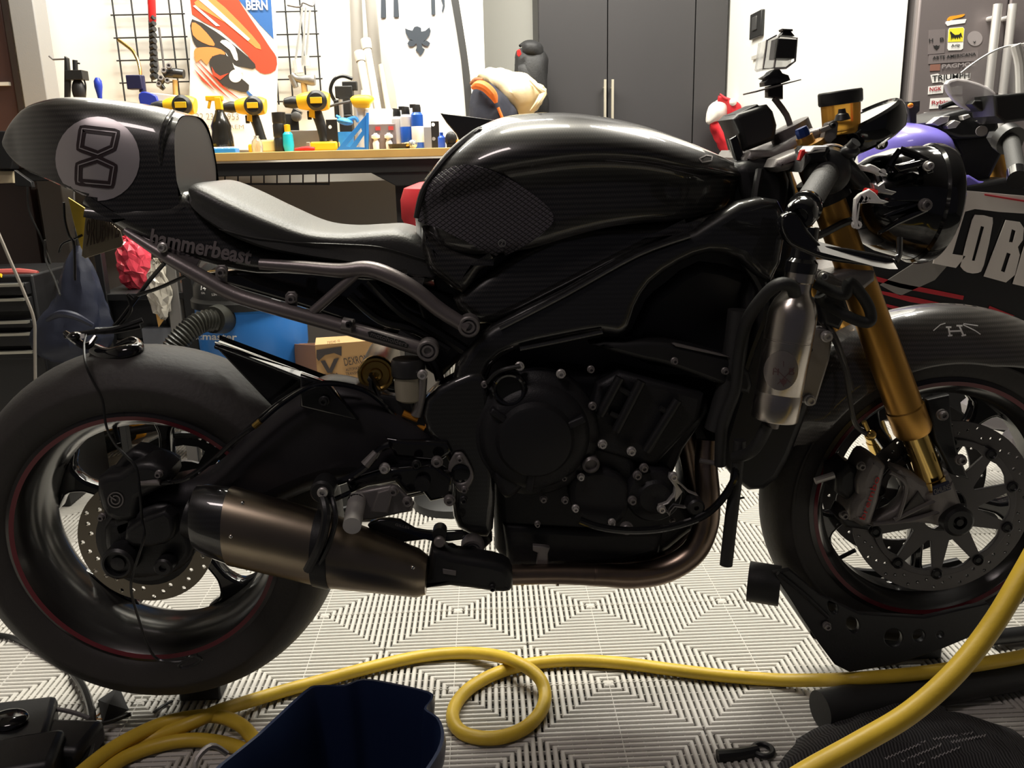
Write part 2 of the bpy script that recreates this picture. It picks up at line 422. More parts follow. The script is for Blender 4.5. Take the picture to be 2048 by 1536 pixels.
# --- wheels ---
def arc(c,r,a0,a1,n): return [(c[0]+r*math.cos(a0+(a1-a0)*i/n),c[1]+r*math.sin(a0+(a1-a0)*i/n)) for i in range(n+1)]
def tyre(name,c,R,hw,rr,lbl):
    # cross-section: bead - sidewall - crown
    sec=[(rr,-hw*.78),(rr+.012,-hw*.9),(rr+.04,-hw*1.0),(R-.045,-hw*.97),(R-.022,-hw*.78),(R-.008,-hw*.48),(R,-0.0),(R-.008,hw*.48),(R-.022,hw*.78),(R-.045,hw*.97),(rr+.04,hw),(rr+.012,hw*.9),(rr,hw*.78)]
    sec=crom(sec,3)
    o=M(name,lathe(sec,c,(0,-1,0),96,False),RUB,bike,ang=60)
    return o
def xz_slab(loops,c,y,th,bev=.002):
    g=flat(loops,th,bev); return ([Vector((c.x+v.x,y-v.z,c.z+v.y)) for v in g[0]],g[1])
def wheel(pre,ax,R,hw,rr,spokey,a0,nsp,side):
    tyre(pre+'_tyre',ax,R,hw,rr,None)
    lipn=hw*.80
    prof=[(rr+.004,-lipn),(rr+.006,-lipn-.004),(rr-.004,-lipn-.006),(rr-.012,-lipn+.004),(rr-.02,-lipn+.02),(rr-.03,-hw*.35),(rr-.03,hw*.35),(rr-.02,lipn-.02),(rr-.012,lipn-.004),(rr-.004,lipn+.006),(rr+.006,lipn+.004),(rr+.004,lipn)]
    prof2=[(r+ (.006 if i in() else 0),h) for i,(r,h) in enumerate(prof)]
    rim=M(pre+'_rim',loftrings([[Vector((ax.x+math.cos(t)*r,ax.y-h,ax.z+math.sin(t)*r)) for r,h in prof2+[(rr-.002,lipn-.02),(rr-.024,hw*.3),(rr-.024,-hw*.3),(rr-.002,-lipn+.02)]] for t in [2*PI*i/96 for i in range(96)]],loop=True),GBR,bike,ang=40)
    st=M('rim_stripe',lathe([(rr-.0015,lipn+.0068),(rr-.009,lipn+.0048)],ax,(0,-1,0),96,False),REDD,rim,label='dark red stripe around the rim')
    sp=[]
    for k in range(nsp):
        a=a0+2*PI*k/nsp
        ri,ro=.045,rr-.027
        def q(r,t): return (r*math.cos(a+t),r*math.sin(a+t))
        lp=[q(ri,.28),q(.09,.13),q(.14,.075),q(ro-.035,.085),q(ro-.012,.15),q(ro,.30),q(ro+.004,.0),q(ro,-.30),q(ro-.012,-.15),q(ro-.035,-.085),q(.14,-.075),q(.09,-.13),q(ri,-.28)]
        sp.append(M('spoke',xz_slab([crom(lp,3)],ax,spokey,.03,.006),GB,rim))
    hub=M(pre+'_hub',latheY([(0,-.05),(.05,-.05),(.055,-.04),(.055,.03),(.04,.05),(0,.05)],Vector((ax.x,spokey,ax.z)),32),SB,rim)
    # valve
    a=a0+.35; v0=Vector((ax.x+(rr-.03)*math.cos(a),ax.y-.01,ax.z+(rr-.03)*math.sin(a)))
    M('valve',tube([v0,v0+Vector((-math.cos(a)*.03,-.01,-math.sin(a)*.03))],.004,1,8),BLKS,rim)
    return rim
GBR=mat('gloss_rim_black',(.03,.028,.027),.22,.4,.5,crough=.15)
rrim=wheel('rear_wheel',AXR,.32,.094,.222,1.50,math.radians(86),5,1)
frim=wheel('front_wheel',AXF,.30,.06,.222,1.49,math.radians(200),5,1)
def disc(name,c,y,ro,ri,nh,parent,mt,rh=.0038):
    holes=[]
    rows=[ro*.93,ro*.85,ro*.77][: 3 if ro<.13 else 3]
    k=0
    for i in range(nh):
        r=[ro*.935,ro*.865,ro*.80][i%3] if ro<.13 else [ro*.95,ro*.905,ro*.86][i%3]
        t=2*PI*i/nh
        holes.append([(r*math.cos(t)+rh*math.cos(u),r*math.sin(t)+rh*math.sin(u)) for u in [2*PI*j/10 for j in range(10)]])
    out=arc((0,0),ro,0,2*PI,72)[:-1]; inn=arc((0,0),ri,0,2*PI,60)[:-1]
    return M(name,xz_slab([out,inn]+holes,c,y,.005,.0004),mt,parent,smooth=False)
DISCM=mat('brake_disc_steel',(.17,.15,.12),.38,.9,bump=.1,bscale=80)
DISCF=mat('front_disc_steel',(.09,.085,.085),.42,.8,bump=.1,bscale=80)
RDC=Vector((-.588,1.38,.393))
disc('rear_brake_disc',RDC,1.38,.1125,.08,36,bike,DISCM)
M('disc_carrier',latheY([(.082,-.004),(.082,.004),(.05,.012),(0,.012),(0,-.004)],RDC,40),SB,bike)
# abs ring slots
M('sensor_ring',loftrings([[Vector((RDC.x+math.cos(t)*r,RDC.y-h,RDC.z+math.sin(t)*r)) for r,h in((.06,.012),(.068,.012),(.068,.016),(.06,.016))] for t in [2*PI*i/48 for i in range(48)]],loop=True),BLK,bike)
# sprocket and chain on the far side
def sprocket(c,y,R,n=43,th=.008):
    o=[]
    for i in range(n*4):
        t=2*PI*i/(n*4); o.append(((R+(.004 if i%4 in(0,1) else -.004))*math.cos(t),(R+(.004 if i%4 in(0,1) else -.004))*math.sin(t)))
    hs=[]
    for k in range(5):
        a=2*PI*k/5+.3; hs.append([(r*math.cos(a+t),r*math.sin(a+t)) for r,t in [(.062,-.42),(.062,-.2),(.062,0),(.062,.2),(.062,.42),(.09,.46),(.094,.3),(.094,0),(.094,-.3),(.09,-.46)]])
    return xz_slab([o,arc((0,0),.04,0,2*PI,24)[:-1]]+hs,c,y,th,.0004)
M('rear_sprocket',sprocket(AXR,1.60,.112),SB,bike,smooth=False)
ch=[]
c0=Vector((AXR.x,1.60,AXR.z));c1=Vector((-.12,1.60,.43))
for s in(1,-1): ch.append(c0+Vector((0,0,s*.114)))
M('chain',[tube([c0+Vector((0,0,.114)),c1+Vector((0,0,.05))],.007,1,8),tube([c0+Vector((0,0,-.114)),c1+Vector((0,0,-.05))],.007,1,8),tube([c0+Vector((.114*math.cos(t),0,.114*math.sin(t))) for t in [PI/2+PI*i/12 for i in range(13)]],.007,2,8),latheY([(.05,-.004),(.05,.004)],c1,24)],BLKS,bike)
# --- swingarm ---
sw=M('swingarm',[slab([(205,1075),(250,1010),(330,975),(405,958),(470,895),(540,832),(610,782),(660,770),(740,790),(810,835),(868,880),(870,960),(780,985),(700,975),(640,985),(575,1010),(470,1060),(380,1085),(330,1150),(262,1158),(215,1130)],1.315,.10,.035,3,res=4)],SWB,bike)
M('hub_carrier',[slab([(205,1060),(255,1030),(330,1010),(375,1060),(385,1110),(345,1150),(280,1160),(225,1150)],1.30,.06,.012,3),slab([(250,1060),(330,1020),(350,1060),(330,1090),(262,1095)],1.28,.03,.008,2)],SB,bike)
hc=P(241,1121,1.28)
M('hub_ring',latheY([(.026,-.02),(.026,.012),(.022,.016),(.019,.016),(.018,.008),(.011,.008),(.011,.012),(.004,.013),(0,.013)],hc,32),SB,bike)
M('hub_ring',latheY([(.015,-.02),(.015,.006),(.012,.009),(.006,.009),(.005,.004),(0,.004)],P(329,1132,1.28),24),SB,bike)
# rear caliper
cal=M('rear_caliper',[slab([(192,958),(235,948),(262,930),(300,925),(335,945),(330,975),(278,1000),(272,1040),(232,1046),(200,1020)],1.295,.07,.012,2),slab([(225,935),(262,900),(300,912),(345,930),(330,950),(245,950)],1.33,.05,.01,2),slab([(228,1040),(262,1036),(258,1066),(232,1074)],1.30,.04,.006,2)],SB,bike)
lg=[]
for r in(15,8.5): 
    g=ribbon([(231+r*math.cos(t),1000+r*math.sin(t)) for t in [(-2.2+ (2*PI-.5)*i/24) for i in range(25)]] if r==8.5 else pcirc(231,1000,r,28),2.6,closed=(r==15),step=6); lg.append(([P(x,y,1.2935) for x,y in g[0]],g[1]))
g=ribbon([(218,992),(232,1001)],3,step=5); lg.append(([P(x,y,1.2935) for x,y in g[0]],g[1]))
M('caliper_logo',lg,ALUD,cal,smooth=False,label='grey round brake maker emblem')
for x,y in((318,948),(204,1034)): bolt(x,y,1.292,.005,bike,ALUD)
# brake line along the swingarm
M('brake_line',[pt([(278,968,1.30),(320,966,1.295),(372,958,1.29),(420,925,1.29),(470,880,1.29),(515,848,1.29),(560,810,1.29),(610,778,1.29),(650,768,1.29),(700,772,1.30),(745,790,1.31),(790,830,1.33)],.0038,6,8),pt([(372,955,1.30),(430,915,1.30),(500,852,1.30),(560,803,1.30),(620,770,1.30),(660,764,1.305),(710,772,1.31)],.0025,6,8)],GB,bike)
M('cable_ferrule',[pt([(508,853,1.288),(521,842,1.288)],.0048,1,10)],BRASS,bike,label='small brass ferrule')
M('cable_ferrule',[pt([(283,966,1.298),(322,965,1.293)],.0052,1,10)],ALUD,bike)
# hugger / chain guard
hg=M('chain_guard',[slab([(428,685),(444,690),(600,742),(655,768),(715,838),(640,800),(560,830),(430,694)],1.40,.012,.003),slab([(600,750),(655,768),(716,842),(600,815)],1.30,.02,.004)],GB,bike)
def strip(a,b,dy,th=.004):
    v=[a,b,b+Vector((0,dy,.004)),a+Vector((0,dy,.004))]; return (v+[q-Vector((0,0,th)) for q in v],[(0,1,2,3),(7,6,5,4),(0,4,5,1),(1,5,6,2),(2,6,7,3),(3,7,4,0)])
M('guard_top',strip(P(428,692,1.395),P(648,776,1.36),.055),GB,hg)
M('guard_top',strip(P(432,688,1.397)+Vector((0,.02,.006)),P(650,770,1.362)+Vector((0,.02,.006)),.004),GB,hg)
bolt(648,802,1.295,.0065,bike,SB)
M('swingarm_arch',[slab([(655,776),(700,783),(740,800),(742,836),(715,838),(690,812)],1.36,.03,.004)],mat('reflective_grey',(.25,.25,.25),.4),sw)
# swingarm plate left of pivot
M('mud_shield',[slab([(736,752),(738,752),(762,790),(842,802),(870,840),(868,900),(800,935),(738,925)],1.33,.03,.006)],SB,bike)
# --- tail unit ---
tg_=loft([(6,282,292,.004),(18,258,312,.014),(38,234,330,.028),(66,214,344,.048),(104,202,356,.070),(150,196,374,.090),(210,198,400,.106),(270,205,441,.108),(330,216,478,.108),(384,231,506,.106)],YC0,prof=[(0,0),(.45,.012),(.75,.08),(.92,.22),(1,.42),(1,.65),(.97,.85),(.9,1),(0,1)],bn=.9)
tail=M('tail_fairing',(tg_[0],tg_[1][:-1]),CARB,bike)
# hollow front face with rolled edge
ring=[(345,223),(369,229),(390,252),(403,285),(414,325),(425,358)]
edge=[(346,224),(334,240),(325,262),(320,295),(323,330),(333,365),(345,390),(360,408)]
XF=P(384,300,YC0).x
E3=[PX(x,y,XF+.002) for x,y in edge]; 
def bump_face():
    top=P(384,231,YC0);zb=P(384,430,1.40).z;zc=(top.z+zb)/2;hz=(top.z-zb)/2
    rg=[]
    for k in range(9):
        f=1-k/8; dx=.004-.045*math.sin((1-f)*PI/2)
        rg.append([Vector((XF+dx-.0*f,YC0+math.cos(t)*abs(math.cos(t))**-.2*.104*f if abs(math.cos(t))>.01 else YC0,zc+math.sin(t)*hz*f)) for t in [2*PI*i/36 for i in range(36)]])
    return loftrings(rg)
M('bump_stop',bump_face(),mat('pad_carbon',(.035,.035,.033),.5,0,.2,crough=.4),tail,label='hollow front face of the tail hump')
M('tail_lip',tube([P(345,223,1.40),P(334,240,1.368),P(325,262,1.358),P(321,295,1.355),P(323,330,1.356),P(333,365,1.36),P(345,390,1.362),P(360,410,1.365)],.0035,5,8),CARB,tail)
low=M('tail_side_panel',[slab([(150,404),(205,412),(335,402),(360,385),(400,420),(450,468),(520,500),(600,512),(700,522),(800,545),(870,560),(740,566),(640,556),(560,550),(510,550),(430,536),(350,512),(300,492),(240,462),(180,425)],1.352,.21,.02,2,res=3)],CARB,bike)
# number roundel
rd=stickers('number_roundel',star(pcirc(196,318,84,32),(196,318),12,1),[tail],SILV,bike,off=.0012,label='silver disc with a sideways number 8')
def diamond8():
    up=[(166,262),(168,253),(232,257),(238,266),(226,318-15),(196,313),(160,302)]
    a=[(165,255),(231,258),(237,266),(229,299),(196,312),(160,300)]
    b=[(196,312),(232,326),(228,362),(222,369),(162,368),(157,362),(162,326)]
    return ribbon(a,9,True,4),ribbon(b,9,True,4)
BRN=mat('number_black',(.03,.02,.022),.4)
outer=[(162,258),(168,252),(236,262),(238,268),(228,300),(196,313),(230,332),(224,369),(217,375),(160,368),(154,361),(157,325),(196,313),(158,298)]
# two chevron-shaped loops, each a thick dark band
L1=[(166,258),(234,266),(227,296),(197,309),(161,296)]
L2=[(196,318),(229,333),(223,370),(158,364),(159,330)]
n8=[];
for L in(L1,L2):
    n8.append(ribbon(L,15,True,4))
V=[];F=[]
for g in n8: o=len(V);V+=g[0];F+=[tuple(i+o for i in f) for f in g[1]]
stickers('number_eight',(V,F),[tail],BRN,rd,off=.002)
V=[];F=[]
for L in(L1,L2):
    g=ribbon(L,2.2,True,4);o=len(V);V+=g[0];F+=[tuple(i+o for i in f) for f in g[1]]
stickers('number_pinstripe',(V,F),[tail],SILV,rd,off=.0026)
M('tail_lettering',textpx('hammerbeast',(298,490),(500,530),34,1.3513,.0006,bold=.03,up=(304,457)),GREYT,bike,smooth=False,label='grey hammerbeast lettering')
# --- seat ---
seat=M('seat',loft([(412,374,398,.085),(418,366,410,.105),(430,362,425,.116),(454,368,446,.122),(499,388,474,.127),(563,418,500,.122),(636,448,515,.112),(700,456,526,.104),(760,453,540,.098),(805,452,556,.095),(850,468,566,.09),(885,495,552,.08),(900,515,535,.06)],YC0,prof=[(0,0),(.5,.0),(.8,.03),(.95,.14),(1,.32),(.98,.6),(.92,1),(0,1)],bn=1.0),LEA,bike)
def seam(): 
    bt=bvh([seat]); pts=[(400,437),(440,457),(500,474),(560,482),(620,486),(690,489),(760,494),(820,510),(870,525)]
    q=[cast(bt,x,y,.0012) for x,y in crom(pts,4)]; return tube([p for p in q if p],.0012,1,6)
M('seat_seam',seam(),LEA,seat)
# --- tank ---
tank=M('fuel_tank',loft([(834,415,470,.05),(845,375,490,.085),(868,335,500,.11),(900,297,508,.13),(945,261,514,.145),(1000,236,512,.152),(1060,227,500,.156),(1130,226,478,.156),(1200,234,460,.152),(1270,249,450,.142),(1340,273,446,.126),(1410,301,430,.1),(1455,322,410,.07),(1482,338,390,.04)],YC0,prof=[(0,0),(.35,.012),(.62,.05),(.82,.12),(.95,.22),(1,.31),(.97,.37),(.9,.43),(.86,.55),(.84,.75),(.8,.95),(.6,1),(0,1)],bn=.85),CARB,bike,ang=60)
btk=bvh([tank])
PAD=mat('tank_pad_rubber',(.022,.02,.024),.6); diamond(PAD,.0105,.0075,(.006,.006,.007),(.07,.062,.075))
pad=M('knee_pad',star_solid([(840,436),(848,396),(872,358),(902,337),(945,331),(1000,347),(1052,378),(1090,408),(1106,430),(1100,452),(1062,482),(1012,506),(992,508),(930,481),(880,456),(846,445)],(970,420),btk,.0035,10,3),PAD,bike)
g=[ribbon(pcirc(1004,486,7,14),1.6,True,4),ribbon([(1001,482),(1007,482),(1001,490),(1007,490)],1.6,False,4)]
V=[];F=[]
for q in g: o=len(V);V+=q[0];F+=[tuple(i+o for i in f) for f in q[1]]
stickers('pad_logo',(V,F),[pad],mat('pad_logo_grey',(.2,.2,.2),.5),pad,off=.001)
M('tank_edge_strip',pt([(832,436,1.36),(845,385,1.36),(870,345,1.36),(905,305,1.365),(945,272,1.375),(962,260,1.39)],[.004,.005,.005,.006,.007,.006],4,8),RUBS,bike)
M('tank_latch',[slab([(942,268),(958,256),(966,258),(964,268),(948,282)],1.37,.02,.003)],BLK,bike)
stickers('filler_badge',ribbon([(1398,318),(1412,311),(1424,313),(1422,322),(1404,325)],2.5,True,3),[tank],ALUD,bike,off=.001)
# lower carbon side panels
M('side_panel',[slab([(1110,468),(1300,449),(1372,440),(1440,430),(1290,505),(1120,590),(990,652),(935,642),(905,600),(960,560)],1.36,.16,.02,2,res=4)],CARB,bike)
M('side_panel',[slab([(842,455),(890,492),(950,508),(1012,510),(960,545),(925,590),(880,560),(850,530)],1.35,.19,.018,2,res=4)],CARB,bike)
# --- frame ---
fo=[(905,760),(930,705),(985,655),(1130,583),(1275,503),(1390,462),(1480,405),(1560,400),(1575,470),(1545,570),(1480,520),(1420,508),(1360,530),(1305,568),(1275,615),(1262,655),(1238,674),(1200,668),(1120,682),(1035,702),(985,735),(960,790)]
fr=M('frame_beam',[slab(fo,1.325,.05,.016,2,res=4)],CARB2,bike)
M('inner_frame',[slab([(852,480),(1000,450),(1300,380),(1480,345),(1570,420),(1560,560),(1500,760),(1300,760),(1120,745),(1000,780),(930,760),(880,640)],1.41,.09,.01,1)],SB,bike)
M('frame_beam',[slab(fo,1.55,.05,.016,2,res=2)],CARB2,bike)
for pts in([(1000,657),(1130,590),(1275,510),(1380,472)],[(1040,698),(1120,682),(1205,664)]):
    M('frame_edge',pt([(x,y,1.322) for x,y in pts],.0035,4,8),CARB2,fr)
pv=M('pivot_plate',[slab([(850,800),(905,760),(962,745),(982,790),(985,860),(990,950),(986,1062),(962,1078),(915,1058),(904,1010),(905,955),(885,905),(850,865)],1.32,.06,.012,2,res=3)],CARB2,bike)
M('pivot_plate',[slab([(850,800),(905,760),(962,745),(982,790),(985,860),(990,950),(986,1062),(962,1078),(915,1058),(904,1010),(905,955),(885,905),(850,865)],1.54,.05,.012,2)],CARB2,bike)
br=M('pivot_cover',[slab([(916,906),(927,909),(944,938),(947,960),(932,983),(922,986),(914,980),(899,955),(897,932),(908,909)],1.308,.008,.003,3,holes=[pcirc(921,948,19,28)])],ALUD,bike,label='oval grey metal cover plate')
M('pivot_cap',latheY([(.017,0),(.017,.004),(.014,.005),(0,.004)],P(921,948,1.316),28),GB,br)
for x,y in((920,918),(929,979)): bolt(x,y,1.307,.0048,br,ALUD)
# steering head / black mass of wiring, airbox, engine
M('airbox',[slab([(1230,690),(1262,660),(1290,600),(1330,565),(1400,520),(1500,545),(1550,600),(1530,700),(1440,745),(1300,735)],1.40,.14,.02,2)],SB,bike)
M('headstock',[slab([(1470,345),(1520,300),(1585,330),(1600,440),(1580,560),(1500,540),(1440,480),(1420,440)],1.40,.12,.02,2)],SB,bike)
M('wiring_loom',[pt([(1470,420,1.36),(1500,470,1.35),(1540,480,1.34),(1590,460,1.3),(1610,440,1.28)],.004,6,8),pt([(1440,470,1.37),(1490,520,1.36),(1530,600,1.36),(1500,700,1.36),(1480,760,1.36)],.009,6,8),pt([(1520,340,1.38),(1510,420,1.36),(1530,520,1.35),(1560,620,1.35)],.007,6,8)],BLKS,bike)
cowl=M('radiator_cowl',[slab([(1180,690),(1260,683),(1330,684),(1450,712),(1500,745),(1500,790),(1440,770),(1330,730),(1290,722)],1.335,.05,.008,2)],SB,bike)
M('cowl_edge',[slab([(1345,688),(1350,687),(1440,708),(1460,715),(1440,712),(1352,693)],1.332,.01,.001)],ALUD,cowl)
for x,y,r in((1349,722,.0048),(1450,742,.0048)): bolt(x,y,1.333,r,bike,ALUD)
# engine
eng=M('engine_block',[slab([(965,800),(1010,750),(1120,735),(1210,748),(1300,750),(1420,800),(1400,860),(1350,950),(1400,1040),(1370,1080),(1300,1125),(1180,1135),(1010,1132),(990,1060),(985,950)],1.37,.20,.02,2,res=3)],MB_,bike)
cc=P(1068,868,1.33)
M('clutch_cover',[latheY([(.104,-.05),(.104,.0),(.098,.008),(.088,.012),(.082,.022),(.074,.028),(.062,.03),(.056,.040),(.05,.042),(0,.043)],cc,56),slab([(985,940),(1050,960),(1040,985),(1020,1000),(1000,990)],1.31,.05,.012,2)],MB_,bike)
M('clutch_cover_window',latheY([(.027,-.01),(.027,.008),(.024,.012),(.021,.011),(.019,.004),(0,.004)],P(1018,776,1.312),28),GB,bike)
M('clutch_lever',pt([(975,765,1.31),(990,748,1.305),(1010,738,1.30),(1040,732,1.30)],.0035,5,8),SB,bike)
for k in range(3):
    a=2*PI*k/3+.4
    M('cover_rib',[box(cc+Vector((.07*math.cos(a),-.026,.07*math.sin(a))),(.012,.02,.03),(0,-a+PI/2,0))],MB_,bike,bevel=.003)
M('starter_cover',[slab([(1142,962),(1165,945),(1200,938),(1240,950),(1264,985),(1258,1020),(1238,1050),(1200,1053),(1160,1038),(1140,1005)],1.32,.06,.01,2,res=3),slab([(1165,905),(1200,890),(1250,900),(1272,930),(1262,985),(1200,945),(1150,940)],1.34,.05,.01,2,res=3)],MB_,bike)
M('oil_pump_cover',latheY([(.046,-.04),(.046,0),(.042,.006),(.03,.008),(.025,.014),(.012,.016),(0,.012)],P(1308,990,1.325),40),MB_,bike)
M('engine_back',[slab([(1380,690),(1470,715),(1455,850),(1440,900),(1402,905),(1404,1040),(1380,1060),(1360,900)],1.48,.08,.006,1)],MB_,bike)
# cylinders with ribs
cyl=M('cylinder_block',[slab([(1195,770),(1240,745),(1410,790),(1400,840),(1310,935),(1270,925),(1165,895)],1.335,.13,.01,1)],MB_,bike)
for a,b in(((1283,762),(1232,862)),((1356,800),(1292,902)),((1240,755),(1200,830))):
    M('cylinder_rib',pt([(a[0],a[1],1.325),(b[0],b[1],1.325)],.008,1,12),SB,cyl)
for a,b in(((1228,768),(1268,795)),((1220,825),(1250,842)),((1320,815),(1340,828))):
    M('cylinder_rib',pt([(a[0],a[1],1.328),(b[0],b[1],1.328)],.005,1,10),SB,cyl)
M('sump',[slab([(1005,1050),(1180,1060),(1330,1060),(1320,1110),(1250,1128),(1150,1134),(1015,1136)],1.36,.2,.012,1)],MB_,bike)
for x,y,r,mt in((1039,733,.006,ALU),(1122,748,.006,ALU),(1182,739,.0048,ALUD),(969,769,.0045,ALUD),(1185,812,.0052,ALUD),(1205,889,.006,ALU),(1263,903,.006,ALU),(1288,936,.006,ALUD),(1275,951,.006,ALUD),(1265,1001,.006,ALUD),(1162,954,.005,ALU),(1151,1017,.005,ALU),(1224,1045,.005,ALU),(1087,998,.005,ALUD),(1128,955,.0045,ALUD),(1253,1057,.009,ALUD),(1130,1000,.005,ALUD),(1345,1042,.004,ALUD),(1075,1048,.004,ALUD)):
    bolt(x,y,1.315,r,bike,mt)
M('filler_neck',latheY([(.014,-.03),(.014,0),(.01,.004),(.009,-.004),(0,-.004)],P(1182,930,1.315),24),ALUD,bike)
# silver sensor bracket
M('crash_protector',[slab([(1340,948),(1350,950),(1362,968),(1378,983),(1395,990),(1402,1000),(1390,1010),(1370,1018),(1350,1015),(1342,1024),(1340,1034),(1334,1026),(1316,1022),(1318,1012),(1335,1006),(1348,990),(1350,975),(1338,958)],1.30,.012,.002,1,holes=[[(1354,973),(1362,984),(1353,996)]])],ALU,bike,label='silver crash protector bracket')
M('crash_protector_puck',latheY([(.014,-.012),(.014,.015),(.011,.018),(.004,.018),(.004,.012),(0,.012)],P(1388,1008,1.298),24),SB,bike)
for x,y in((1347,953),(1323,1018)): bolt(x,y,1.299,.0058,bike,ALU)
M('sump_bracket',[slab([(1066,1092),(1090,1094),(1100,1096),(1096,1108),(1097,1134),(1073,1132),(1076,1106),(1066,1102)],1.335,.012,.002,1)],ALUD,bike)
# black cable arching below the engine
M('breather_hose',pt([(1160,1040,1.30),(1200,1054,1.295),(1260,1061,1.29),(1330,1056,1.285),(1400,1035,1.28),(1440,1003,1.285),(1468,960,1.29),(1472,930,1.30)],.0062,6,10),GB,bike)
M('drain_hose',pt([(1480,880,1.30),(1472,960,1.30),(1462,1040,1.29),(1452,1130,1.285)],[.010,.010,.0105,.0105],5,12),RUBS,bike)
M('cable_tie',[pt([(1452,975,1.295),(1480,985,1.295),(1478,962,1.30)],.0018,3,6),pt([(1462,1000,1.29),(1488,995,1.295)],.002,1,6)],BLK,bike)
# --- exhaust ---
M('header_pipe',[pt([(1415,880,1.38),(1412,930,1.37),(1416,990,1.36),(1412,1050,1.355),(1385,1105,1.35),(1330,1140,1.345),(1265,1152,1.34),(1200,1150,1.335),(1110,1148,1.33),(1010,1150,1.32)],[.019,.019,.02,.021,.022,.022,.021,.019,.017,.017],8,20)],TIH,bike,label='heat-tinted titanium header pipe')
M('header_pipe',[pt([(1330,1120,1.39),(1290,1130,1.385),(1240,1132,1.38),(1180,1140,1.37),(1130,1146,1.355)],[.02,.021,.02,.018,.016],6,18)],TIH,bike)
M('header_pipe',[pt([(1370,870,1.44),(1385,940,1.44),(1395,1020,1.43),(1360,1090,1.42),(1300,1120,1.41)],[.018]*5,6,18)],TIH,bike)
for x,y in((1412,925),): M('header_clamp',pt([(1400,921,1.35),(1428,926,1.35)],.004,1,8),ALUD,bike)
for x in(1042,1112,1188): M('weld_ring',pt([(x,1150,1.333),(x+5,1150,1.333)],.0186,1,24),TIH,bike)
AX0=P(392,1034,1.27);AX1=P(845,1148,1.25)
def sil(a,b,ra,rb,sq=.9): # section of the can
    A=AX0.lerp(AX1,a);B=AX0.lerp(AX1,b);t=(AX1-AX0).normalized();s=t.cross(Vector((0,-1,0))).normalized();w=t.cross(s)
    return A,B,t,s,w
def can(stations):
    t=(AX1-AX0).normalized();w=Vector((0,-1,0));w=(w-t*w.dot(t)).normalized();s=t.cross(w)
    rings=[]
    for f,rv,rh,lean in stations:
        c=AX0.lerp(AX1,f);rings.append([c+s*(math.sin(a)*rv)+w*(math.cos(a)*rh)+t*(lean*math.sin(a)) for a in [2*PI*i/36 for i in range(36)]])
    return rings
sl=M('silencer',[loftrings(can([(.0,.040,.034,.012),(.01,.050,.042,.012),(.05,.055,.047,.012),(.155,.060,.05,.014)])),loftrings(can([(.155,.0615,.051,.014),(.53,.0585,.05,.012)])),loftrings(can([(.53,.0605,.052,.012),(.60,.0600,.0515,.012)])),loftrings(can([(.60,.0575,.049,.012),(.98,.038,.034,.008),(1.02,.03,.028,.006)]))],[CARB2,TI,SB,TI],bike,label='brushed titanium silencer with carbon end cap')
M('exhaust_outlet',loftrings(can([(-.03,.03,.027,0),(-.035,.033,.03,0),(.02,.034,.031,0)])),SB,sl)
for fx,fy in((485,1006),(462,1073),(826,1135)):
    q=cast(bvh([sl]),fx,fy,.0); 
    if q: M('rivet',ball(q,.0035,10,6),CHR,sl)
M('silencer_strap',[pt([(642,985,1.235),(650,1010,1.215),(652,1040,1.205),(640,1090,1.20),(615,1140,1.21)],.007,5,8),pt([(660,985,1.24),(668,1010,1.22),(670,1045,1.21),(655,1095,1.205),(630,1145,1.215)],.004,5,8)],SB,bike)
M('strap_lug',latheY([(.018,-.03),(.018,.004),(.015,.008),(0,.008)],P(645,982,1.235),24),SB,bike)
bolt(646,983,1.228,.008,bike,ALU)
M('heat_shield',[slab([(862,1098),(905,1112),(985,1125),(1020,1140),(1026,1168),(1020,1186),(985,1187),(900,1176),(815,1184),(852,1150)],1.25,.05,.012,2,res=3)],SB,bike)
M('shield_slot',[slab([(885,1138),(912,1142),(912,1152),(886,1148)],1.248,.004,.001)],ALUD,bike)
bolt(985,1175,1.248,.0045,bike,SB)
# --- foot controls ---
rs=M('footpeg_bracket',[slab([(700,1000),(712,985),(780,972),(795,975),(828,1010),(823,1024),(800,1028),(745,1040),(705,1046),(693,1020)],1.27,.014,.004,1),slab([(740,1025),(755,985),(790,975),(775,1028)],1.263,.01,.003,1)],ALUD,bike,label='grey machined footpeg bracket')
for x,y in((787,982),(815,1003)): bolt(x,y,1.262,.0065,rs,ALUD)
M('footpeg',[tube([P(714,1000,1.27),P(704,1052,1.19)],[.014,.0135],1,20)],ALU,bike,label='knurled silver footpeg')
M('footpeg_pivot',[ball(P(712,1000,1.262),(.013,.01,.01))],CHR,bike)
M('rear_set_plate',[slab([(690,960),(760,940),(870,930),(905,955),(905,995),(860,1005),(845,985),(812,992),(790,965),(735,975),(700,990)],1.29,.03,.006,1),slab([(770,875),(800,880),(895,885),(905,905),(880,925),(790,915)],1.31,.03,.006,1)],GB,bike)
M('gear_linkage',[pt([(655,970,1.28),(700,955,1.28),(740,925,1.29),(758,900,1.30),(780,890,1.30)],.006,4,8),pt([(700,985,1.27),(655,1005,1.25)],.004,1,8)],GB,bike)
M('brake_light_switch',[pt([(730,930,1.275),(752,905,1.28)],[.008,.006],1,10)],ALUD,bike)
M('brake_pedal',[slab([(735,1052),(760,1040),(800,1042),(830,1060),(880,1066),(925,1064),(925,1080),(870,1085),(850,1080),(800,1086),(760,1080)],1.27,.012,.003,2),slab([(905,1090),(930,1105),(945,1118),(880,1090)],1.28,.01,.002)],GB,bike)
M('pedal_lettering',textpx('GILLES',(790,1051),(818,1058),5,1.2635,.0004),ALUD,bike,smooth=False)
M('pedal_pad',latheY([(.009,-.03),(.009,0),(.007,.002),(0,.002)],P(879,1085,1.255),20),ALUD,bike)
M('pedal_pad',latheY([(.011,-.02),(.011,.002),(.0,.002)],P(879,1068,1.262),20),SB,bike)
